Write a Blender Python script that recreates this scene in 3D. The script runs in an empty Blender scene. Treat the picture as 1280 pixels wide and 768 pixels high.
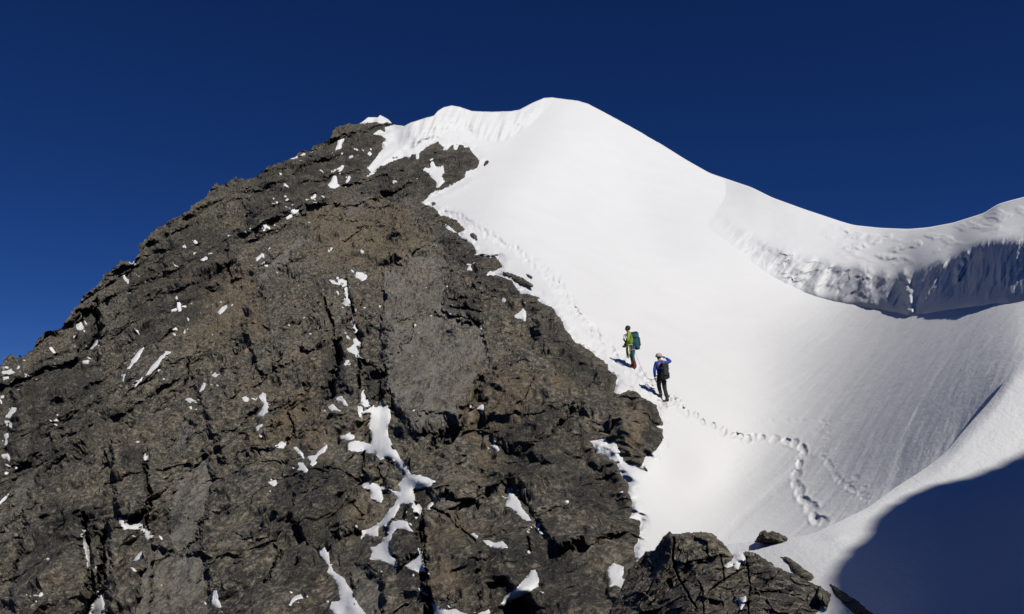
import bpy, bmesh, math, random
import numpy as np
from mathutils import Vector, Matrix

random.seed(7)
C = bpy.context.scene.collection
F, PITCH = 1005.0, math.radians(11.0)
CP, SP = math.cos(PITCH), math.sin(PITCH)
SUN_AZ, SUN_EL = math.radians(28.0), math.radians(43.0)      # to the right of straight behind, and up
SUN = np.array([math.sin(SUN_AZ)*math.cos(SUN_EL), -math.cos(SUN_AZ)*math.cos(SUN_EL), math.sin(SUN_EL)])

# ------------------------------------------------------------------ helpers
def at(px, py, Y):
    """a point of the place: direction read off the photo, at the horizontal distance Y (metres)"""
    px, py, Y = np.broadcast_arrays(np.asarray(px, float), np.asarray(py, float), np.asarray(Y, float))
    a = (px-640)/F; b = (384-py)/F
    yd = CP - b*SP
    k = Y/yd
    return np.stack([a*k, Y, (SP + b*CP)*k], -1)

def lerp_line(pts, x):
    p = np.array(pts, float)
    return np.interp(x, p[:, 0], p[:, 1])

def tps_fit(P, V, lam=1e-4):
    P = np.array(P, float)/500.; n = len(P)
    d = np.linalg.norm(P[:, None]-P[None], axis=-1)
    K = np.where(d > 0, d*d*np.log(d+1e-12), 0) + lam*np.eye(n)
    A = np.zeros((n+3, n+3)); A[:n, :n] = K; A[:n, n] = 1; A[:n, n+1:] = P; A[n, :n] = 1; A[n+1:, :n] = P.T
    w = np.linalg.solve(A, np.concatenate([np.array(V, float), [0, 0, 0]]))
    def f(x, y):
        x = np.asarray(x, float)/500.; y = np.asarray(y, float)/500.
        r = w[n] + w[n+1]*x + w[n+2]*y
        for i in range(n):
            d2 = (x-P[i, 0])**2 + (y-P[i, 1])**2
            r = r + w[i]*0.5*d2*np.log(d2+1e-12)
        return r
    return f

def ihash(x, y, z, s):
    h = (x.astype(np.int64)*374761393 + y.astype(np.int64)*668265263 + z.astype(np.int64)*2147483647 + s*1274126177) & 0xffffffff
    h = ((h ^ (h >> 13))*1274126177) & 0xffffffff
    h = ((h ^ (h >> 16))*2246822519) & 0xffffffff
    return (h ^ (h >> 15)) & 0xffffffff
def rnd(x, y, z, s): return ihash(x, y, z, s)/4294967295.0

def vnoise(p, s=0):
    """gradient noise, about -1..1"""
    i = np.floor(p).astype(np.int64); f = p-i
    u = f*f*f*(f*(f*6-15)+10)
    r = 0
    for dx in (0, 1):
        for dy in (0, 1):
            for dz in (0, 1):
                X, Y, Z = i[..., 0]+dx, i[..., 1]+dy, i[..., 2]+dz
                h = ihash(X, Y, Z, s)
                g0 = ((h & 1023)/511.5-1); g1 = (((h >> 10) & 1023)/511.5-1); g2 = (((h >> 20) & 1023)/511.5-1)
                d = g0*(f[..., 0]-dx) + g1*(f[..., 1]-dy) + g2*(f[..., 2]-dz)
                w = (u[..., 0] if dx else 1-u[..., 0])*(u[..., 1] if dy else 1-u[..., 1])*(u[..., 2] if dz else 1-u[..., 2])
                r = r + w*d
    return r*1.3
def fbm(p, octs=4, s=0, gain=.5):
    r, a = 0, 1.
    for o in range(octs):
        r = r + a*vnoise(p*(2.03**o) + 17.3*o, s+o); a *= gain
    return r
def ridged(p, octs=3, s=0):
    r, a = 0, 1.
    for o in range(octs):
        r = r + a*(1-2*np.abs(vnoise(p*(2.1**o)+9.1*o, s+o))); a *= .5
    return r
def facets(p, s=0, tilt=1.0, step=.35):
    """broken-block relief: every cell of a random mosaic is a plane of its own tilt and height"""
    i = np.floor(p).astype(np.int64)
    best = np.full(p.shape[:-1], 1e9); val = np.zeros(p.shape[:-1])
    for dx in (-1, 0, 1):
        for dy in (-1, 0, 1):
            for dz in (-1, 0, 1):
                X, Y, Z = i[..., 0]+dx, i[..., 1]+dy, i[..., 2]+dz
                h = ihash(X, Y, Z, s)
                cx = X + (h & 1023)/1023.; cy = Y + ((h >> 10) & 1023)/1023.; cz = Z + ((h >> 20) & 1023)/1023.
                ex, ey, ez = p[..., 0]-cx, p[..., 1]-cy, p[..., 2]-cz
                d = ex*ex+ey*ey+ez*ez
                h2 = ihash(X, Y, Z, s+77)
                v = tilt*(ex*((h2 & 1023)/511.5-1) + ey*(((h2 >> 10) & 1023)/511.5-1) + ez*(((h2 >> 20) & 1023)/511.5-1)) + step*(((h2 >> 5) & 255)/127.5-1)
                m = d < best
                best = np.where(m, d, best); val = np.where(m, v, val)
    return val

def poly_sd(poly, x, y):
    """signed distance in px, inside positive"""
    P = np.array(poly, float); n = len(P)
    best = np.full(x.shape, 1e9); ins = np.zeros(x.shape, bool)
    for k in range(n):
        ax, ay = P[k]; bx, by = P[(k+1) % n]
        ex, ey = bx-ax, by-ay; L = ex*ex+ey*ey+1e-9
        t = np.clip(((x-ax)*ex+(y-ay)*ey)/L, 0, 1)
        best = np.minimum(best, (x-ax-t*ex)**2+(y-ay-t*ey)**2)
        if ay != by:
            ins ^= ((ay > y) != (by > y)) & (x < (bx-ax)*(y-ay)/(by-ay)+ax)
    d = np.sqrt(best)
    return np.where(ins, d, -d)
def line_d(pts, x, y):
    P = np.array(pts, float); best = np.full(x.shape, 1e9)
    for k in range(len(P)-1):
        ax, ay = P[k][:2]; bx, by = P[k+1][:2]
        ex, ey = bx-ax, by-ay; L = ex*ex+ey*ey+1e-9
        t = np.clip(((x-ax)*ex+(y-ay)*ey)/L, 0, 1)
        best = np.minimum(best, (x-ax-t*ex)**2+(y-ay-t*ey)**2)
    return np.sqrt(best)
def sstep(a, b, x):
    t = np.clip((x-a)/(b-a), 0, 1); return t*t*(3-2*t)

def mesh_from(name, V, Q, mat, smooth=True, attrs=None, parent=None):
    V = np.ascontiguousarray(V, dtype=np.float32).reshape(-1, 3); Q = np.ascontiguousarray(Q, dtype=np.int32)
    me = bpy.data.meshes.new(name)
    n = Q.shape[1]
    me.vertices.add(len(V)); me.vertices.foreach_set('co', V.ravel())
    me.loops.add(Q.size); me.loops.foreach_set('vertex_index', Q.ravel())
    me.polygons.add(len(Q))
    me.polygons.foreach_set('loop_start', np.arange(0, Q.size, n, dtype=np.int32))
    me.polygons.foreach_set('use_smooth', np.full(len(Q), smooth))
    me.update(calc_edges=True)
    if attrs:
        for k, a in attrs.items():
            at_ = me.attributes.new(k, 'FLOAT', 'POINT'); at_.data.foreach_set('value', np.ascontiguousarray(a, dtype=np.float32).ravel())
    me.materials.append(mat)
    me.validate()
    o = bpy.data.objects.new(name, me); C.objects.link(o)
    if parent: o.parent = parent
    return o
def grid_quads(nr, nc, keep=None):
    idx = np.arange(nr*nc).reshape(nr, nc)
    q = np.stack([idx[1:, :-1], idx[1:, 1:], idx[:-1, 1:], idx[:-1, :-1]], -1)
    if keep is not None: return q[keep]
    return q.reshape(-1, 4)
def compact(V, Q, attrs=None):
    u, inv = np.unique(Q, return_inverse=True)
    A = {k: a.ravel()[u] for k, a in attrs.items()} if attrs else None
    return V.reshape(-1, 3)[u], inv.reshape(Q.shape), A
def tag(o, label=None, cat=None, group=None, kind=None):
    if label: o['label'] = label
    if cat: o['category'] = cat
    if group: o['group'] = group
    if kind: o['kind'] = kind
    return o
def empty(name, loc, rz=0.):
    o = bpy.data.objects.new(name, None); C.objects.link(o); o.location = loc; o.rotation_euler = (0, 0, rz); o.empty_display_size = .2
    return o

# ------------------------------------------------------------------ materials
class NT:
    def __init__(s, name):
        s.m = bpy.data.materials.new(name); s.m.use_nodes = True; s.t = s.m.node_tree; s.n = s.t.nodes; s.b = s.n['Principled BSDF']
    def add(s, t, **kw):
        n = s.n.new(t)
        for k, v in kw.items():
            if k in n.inputs: n.inputs[k].default_value = v
            else: setattr(n, k, v)
        return n
    def link(s, a, b): s.t.links.new(a, b)
    def coord(s, scale=(1, 1, 1), rot=(0, 0, 0)):
        tc = s.add('ShaderNodeTexCoord'); mp = s.add('ShaderNodeMapping'); mp.inputs['Scale'].default_value = scale; mp.inputs['Rotation'].default_value = rot
        s.link(tc.outputs['Object'], mp.inputs['Vector']); return mp.outputs['Vector']
    def noise(s, vec, scale, detail=6, rough=.6, dist=0.):
        n = s.add('ShaderNodeTexNoise'); n.inputs['Scale'].default_value = scale; n.inputs['Detail'].default_value = detail; n.inputs['Roughness'].default_value = rough; n.inputs['Distortion'].default_value = dist
        s.link(vec, n.inputs['Vector']); return n.outputs['Fac']
    def ramp(s, fac, stops):
        r = s.add('ShaderNodeValToRGB'); e = r.color_ramp.elements
        while len(e) < len(stops): e.new(.5)
        for k, (p, c) in enumerate(stops):
            e[k].position = p; e[k].color = (c, c, c, 1) if isinstance(c, (int, float)) else (*c, 1)
        s.link(fac, r.inputs['Fac']); return r.outputs['Color']
    def mix(s, fac, a, b, mode='MIX'):
        n = s.add('ShaderNodeMix', data_type='RGBA', blend_type=mode)
        for sock, v in ((n.inputs['Factor'], fac), (n.inputs[6], a), (n.inputs[7], b)):
            if isinstance(v, (int, float)): sock.default_value = v
            elif isinstance(v, tuple): sock.default_value = (*v, 1)
            else: s.link(v, sock)
        return n.outputs[2]
    def attr(s, name):
        n = s.add('ShaderNodeAttribute'); n.attribute_name = name; return n.outputs['Fac']
    def math(s, op, a, b=0.):
        n = s.add('ShaderNodeMath', operation=op)
        for sock, v in ((n.inputs[0], a), (n.inputs[1], b)):
            if isinstance(v, (int, float)): sock.default_value = v
            else: s.link(v, sock)
        return n.outputs[0]
    def bump(s, h, strength, dist, prev=None):
        n = s.add('ShaderNodeBump'); n.inputs['Strength'].default_value = strength; n.inputs['Distance'].default_value = dist
        s.link(h, n.inputs['Height'])
        if prev is not None: s.link(prev, n.inputs['Normal'])
        return n.outputs['Normal']

def snow_material(name='snow', base=(.86, .862, .85), grain=.014, sastrugi=.018):
    t = NT(name); v = t.coord()
    st = t.coord((1.0, .28, .5), (0, 0, math.radians(-28)))
    n1 = t.noise(st, 2.6, 5, .6); n2 = t.noise(v, 14., 4, .65)
    col = t.mix(t.ramp(t.noise(v, .35, 4, .55), [(.35, 0.), (.75, 1.)]), base, tuple(c*.965 for c in base))
    t.link(col, t.b.inputs['Base Color'])
    t.b.inputs['Roughness'].default_value = .55; t.b.inputs['Specular IOR Level'].default_value = .25
    b = t.bump(n1, 1., sastrugi); b = t.bump(n2, 1., grain, b)
    t.link(b, t.b.inputs['Normal'])
    return t.m

def rock_material(name='rock', gain=1.0, warm=1.0, scale=1.0):
    t = NT(name); v = t.coord()
    fol = t.coord((.95, .8, 1.2), (math.radians(24), math.radians(-34), math.radians(20)))   # foliation
    big = t.noise(v, .16*scale, 5, .6, .6); mid = t.noise(fol, .9*scale, 8, .68, .4); fine = t.noise(fol, 5.5*scale, 6, .7); speck = t.noise(v, 16*scale, 4, .7)
    g = gain
    dark = (.030*g, .029*g, .026*g); brown = (.096*g, .084*g, .060*g); tan = (.235*g, .203*g, .155*g); ochre = (.19*g, .128*g, .066*g); grey = (.172*g, .160*g, .141*g)
    patch = t.noise(t.coord((.7, .6, 1.0), (math.radians(24), math.radians(-34), 0)), .42*scale, 7, .66, .9)
    c = t.mix(t.ramp(mid, [(.36, 0.), (.54, 1.)]), dark, brown)
    c = t.mix(t.math('MULTIPLY', t.ramp(patch, [(.40, 1.), (.50, 0.)]), .74), c, (.040*g, .039*g, .036*g))
    c = t.mix(t.math('MULTIPLY', t.ramp(patch, [(.52, 0.), (.61, 1.)]), .62), c, (.150*g, .126*g, .088*g))
    zone = t.noise(t.coord((.75, .5, .38), (0, math.radians(38), math.radians(20))), .34*scale, 8, .62, .6)
    c = t.mix(t.math('MULTIPLY', t.ramp(zone, [(.44, 1.), (.50, 0.)]), .62), c, (.038*g, .037*g, .034*g))
    c = t.mix(t.math('MULTIPLY', t.ramp(zone, [(.56, 0.), (.60, 1.)]), .45), c, (.165*g, .146*g, .112*g))
    hue = t.noise(v, .33*scale, 6, .68, 1.2)
    c = t.mix(t.math('MULTIPLY', t.ramp(hue, [(.54, 0.), (.61, 1.)]), .30*warm), c, (.125*g, .082*g, .048*g))
    c = t.mix(t.math('MULTIPLY', t.ramp(hue, [(.38, 1.), (.46, 0.)]), .45), c, (.072*g, .074*g, .066*g))
    c = t.mix(t.math('MULTIPLY', t.ramp(big, [(.40, 1.), (.60, 0.)]), .4), c, (.070*g, .067*g, .058*g))
    c = t.mix(t.math('MULTIPLY', t.ramp(fine, [(.50, 0.), (.62, 1.)]), .85), c, tan)
    c = t.mix(t.math('MULTIPLY', t.ramp(fine, [(.37, 1.), (.48, 0.)]), .85), c, dark)
    c = t.mix(t.math('MULTIPLY', t.ramp(t.noise(v, .55*scale, 6, .7, .8), [(.60, 0.), (.71, 1.)]), .45*warm), c, ochre)
    c = t.mix(t.math('MULTIPLY', t.math('MULTIPLY', t.attr('rust'), .68), t.ramp(t.noise(v, 1.3, 6, .65), [(.42, .15), (.58, 1.)])), c, (.14*g, .104*g, .064*g))
    sl = t.math('MULTIPLY', t.attr('slab'), t.ramp(t.noise(t.coord((2.2, .7, .45), (0, math.radians(-25), 0)), 1.0, 7, .68), [(.40, .05), (.53, 1.)]))
    sl = t.math('MULTIPLY', sl, t.ramp(patch, [(.36, .45), (.55, 1.)]))
    c = t.mix(t.math('MULTIPLY', sl, .86), c, grey)
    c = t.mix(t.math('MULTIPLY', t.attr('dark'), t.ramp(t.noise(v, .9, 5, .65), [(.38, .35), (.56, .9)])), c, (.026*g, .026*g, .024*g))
    grit = t.noise(v, 2.6*scale, 5, .75)
    c = t.mix(t.math('MULTIPLY', t.ramp(grit, [(.33, 1.), (.46, 0.)]), .7), c, (.022, .022, .020))
    c = t.mix(t.math('MULTIPLY', t.ramp(grit, [(.57, 0.), (.68, 1.)]), .55), c, (.25*g, .215*g, .16*g))
    # specks of quartz and dark lichen
    c = t.mix(t.math('MULTIPLY', t.ramp(speck, [(.57, 0.), (.68, 1.)]), .6), c, (.30*g, .27*g, .225*g))
    c = t.mix(t.math('MULTIPLY', t.ramp(speck, [(.32, 1.), (.44, 0.)]), .8), c, (.014, .014, .014))
    t.link(c, t.b.inputs['Base Color'])
    t.b.inputs['Roughness'].default_value = .82; t.b.inputs['Specular IOR Level'].default_value = .2
    b = t.bump(mid, 1., .12/scale); b = t.bump(fine, 1., .07/scale, b); b = t.bump(speck, 1., .035/scale, b)
    t.link(b, t.b.inputs['Normal'])
    return t.m

def cloth(name, col, rough=.75, bump=.004, scale=30):
    t = NT(name); v = t.coord()
    n = t.noise(v, scale, 4, .6)
    t.link(t.mix(t.ramp(n, [(.35, 0.), (.7, 1.)]), tuple(c*.8 for c in col), col), t.b.inputs['Base Color'])
    t.b.inputs['Roughness'].default_value = rough
    t.link(t.bump(t.noise(v, 9, 3, .5), 1., bump*3), t.b.inputs['Normal'])
    return t.m

SNOW = snow_material()
ICE = snow_material('wind_packed_snow', (.845, .855, .85), .016, .022)
ROCK = rock_material('rock', 1.36)
ROCK_NEAR = rock_material('lichen_rock', 1.5, 1.0, 1.7)

# ------------------------------------------------------------------ the mountain: one smooth base surface, distances in metres
TOP = [(-400, 640), (-260, 575), (-120, 515), (-40, 472), (0, 455), (7, 448), (15, 445.5), (28, 446.5), (33, 444), (42, 436), (44, 425), (60, 417), (78, 410), (85, 400), (95, 388), (105, 370),
       (120, 358), (130, 350), (131, 345), (145, 337), (160, 327.5), (165, 329.5), (177, 319), (179, 307), (187, 295), (200, 282), (215, 275), (228, 270), (238, 259), (245, 250), (252, 249),
       (262, 240), (270, 233), (290, 227), (310, 218), (325, 211), (345, 205), (370, 195), (386, 186), (402, 177), (427, 161), (445, 155), (451, 154), (460, 146.5), (472, 147), (475, 144), (485, 149),
       (492, 156), (505, 158), (512, 154), (530, 148), (542, 145), (547, 139), (555, 134), (565, 132), (575, 134), (590, 139), (615, 140), (640, 139), (650, 137), (665, 129), (680, 122.5),
       (690, 122), (705, 124), (722, 126), (735, 130), (760, 143), (800, 165), (830, 183), (857, 200), (887, 217), (940, 235), (965, 247.5), (1005, 262), (1050, 277), (1067, 282), (1100, 285.5),
       (1135, 287), (1160, 285), (1192, 279), (1230, 267), (1247, 256), (1260, 252), (1280, 247), (1400, 212), (1600, 160)]
BASE = [  # px, py, Y
    (-260, 575, 50), (-260, 800, 38), (-260, 1000, 28), (0, 455, 58), (0, 600, 43), (0, 768, 31), (0, 1000, 22), (100, 378, 63), (180, 310, 67), (270, 233, 73),
    (370, 195, 77), (450, 156, 83), (100, 500, 50), (200, 450, 49), (200, 600, 36), (200, 768, 25), (400, 768, 20), (400, 600, 30), (400, 450, 42), (400, 300, 60),
    (300, 350, 57), (500, 400, 43.5), (500, 550, 29.5), (600, 650, 22), (600, 450, 37), (700, 560, 26), (600, 768, 17), (700, 700, 18), (780, 768, 14.5), (400, 1000, 14),
    (780, 1000, 10), (760, 600, 23), (650, 385, 42.5), (794, 702, 17), (790, 640, 20.5), (470, 200, 79), (530, 290, 59), (540, 250, 64), (590, 205, 78.07), (545, 185, 75),
    (760, 463, 32.6), (790, 462, 32), (832, 503, 28.6), (740, 425, 35.43), (690, 360, 41.29), (620, 305, 51.7), (560, 262, 61.14), (640, 180, 81.86), (600, 180, 78.19), (560, 165, 81.46),
    (510, 175, 81), (470, 150, 84), (560, 135, 87.69), (620, 141, 91.36), (687, 124, 92.83), (690, 170, 78.25), (650, 210, 69.04), (600, 240, 62.03), (720, 250, 67.87), (780, 190, 82.32),
    (760, 146, 89.79), (830, 186, 84.47), (780, 330, 57.03), (860, 300, 61.93), (860, 400, 50.41), (900, 240, 76.93), (890, 290, 63.55), (960, 350, 56.85), (1060, 378, 52.54), (1120, 402, 38.17),
    (1160, 402, 31.54), (1200, 410, 25.01), (1280, 405, 18.75), (1380, 400, 18.5), (860, 203, 82.78), (960, 246, 76.2), (1090, 287, 70.76), (1180, 283, 60.95), (1280, 250, 47.69), (1400, 215, 40),
    (950, 450, 44.05), (980, 520, 31.55), (900, 560, 28.07), (880, 620, 25.99), (1050, 460, 35.7), (1042, 510, 28.96), (985, 600, 24.33), (905, 675, 19.82), (1100, 510, 23.64), (1150, 450, 24.93),
    (1200, 490, 18.14), (1250, 440, 18.07), (1180, 540, 17.04), (1100, 560, 20.02), (1060, 590, 20.79), (1040, 645, 18.42), (960, 670, 19.43), (1280, 500, 14.59), (1280, 600, 15.09), (1280, 768, 13),
    (1000, 768, 12.5), (1400, 500, 16), (1450, 900, 10), (1000, 1000, 9)]
_fb = tps_fit([(p[0], p[1]) for p in BASE], [math.log(p[2]) for p in BASE], 2e-4)
def baseY(px, py): return np.exp(_fb(px, py))

# ------------------------------------------------------------------ where snow lies: outlines (quarter-pixel tracings, origin + 4x)
def Q4(o, pts): return [(o[0]+x/4., o[1]+y/4.) for x, y in pts]
O1, O2, O3, O5, O6, O7, O8, O9, OX, ON = (320, 120), (0, 280), (320, 280), (0, 440), (320, 440), (320, 576), (600, 576), (0, 576), (860, 576), (600, 420)
EDGE = ([(447, 150), (450, 156), (462, 154.5), (470, 153), (476, 156), (484, 152), (488, 157), (480, 160), (482, 165), (474, 162), (465, 169), (476, 170), (482, 174), (481, 177), (476, 179),
         (477, 185), (470, 197), (462, 207), (457, 212), (464, 216), (456, 222), (462, 222), (470, 216), (480, 207), (495, 200), (505, 196), (512, 197), (515, 193), (519, 193), (520, 199), (524, 199),
         (525, 191), (532, 186), (540, 181), (547, 179), (555, 184), (552, 189), (560, 186), (566, 181), (566, 187), (572, 188), (574, 180), (579, 182), (580, 187), (586, 187), (592, 195), (599, 204),
         (595, 210), (582, 216), (580, 221), (575, 225), (560, 234), (545, 240), (537, 244), (532, 250), (524, 253), (527, 256), (537, 257), (546, 264), (550, 270), (560, 272), (570, 277), (580, 287),
         (577, 291), (570, 290), (560, 282), (546, 281), (560, 287), (570, 292), (580, 300), (589, 305), (594, 310), (595, 315), (592, 319), (605, 321), (612, 324), (619, 322), (627, 332), (621, 337),
         (612, 340), (609, 345), (620, 344), (632, 349), (640, 352), (645, 361), (650, 367), (657, 368), (674, 374), (670, 377), (680, 381), (692, 387), (700, 397), (705, 407), (712, 420), (720, 431),
         (725, 431), (737, 440), (750, 450), (759, 457), (760, 464), (770, 470), (772, 472), (769, 481), (765, 491), (775, 491), (787, 487), (797, 488), (802, 496), (812, 501), (820, 507), (821, 520),
         (826, 530), (828, 534), (820, 534), (819, 536), (826, 539), (828, 547), (824, 557), (817, 565), (805, 572), (801, 584), (790, 581), (779, 577), (779, 570), (775, 562), (770, 554), (760, 551),
         (752, 546), (736, 550), (742, 556), (744, 566), (750, 564), (760, 570), (770, 580), (777, 595), (785, 604), (787, 607), (785, 613), (790, 625), (790, 638), (786, 647), (800, 650), (800, 658),
         (797, 676), (792, 686), (794, 702), (815, 720), (900, 800), (1000, 1010), (1700, 1010), (1700, 40), (800, 40), (640, 60), (500, 100), (440, 130)])

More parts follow.
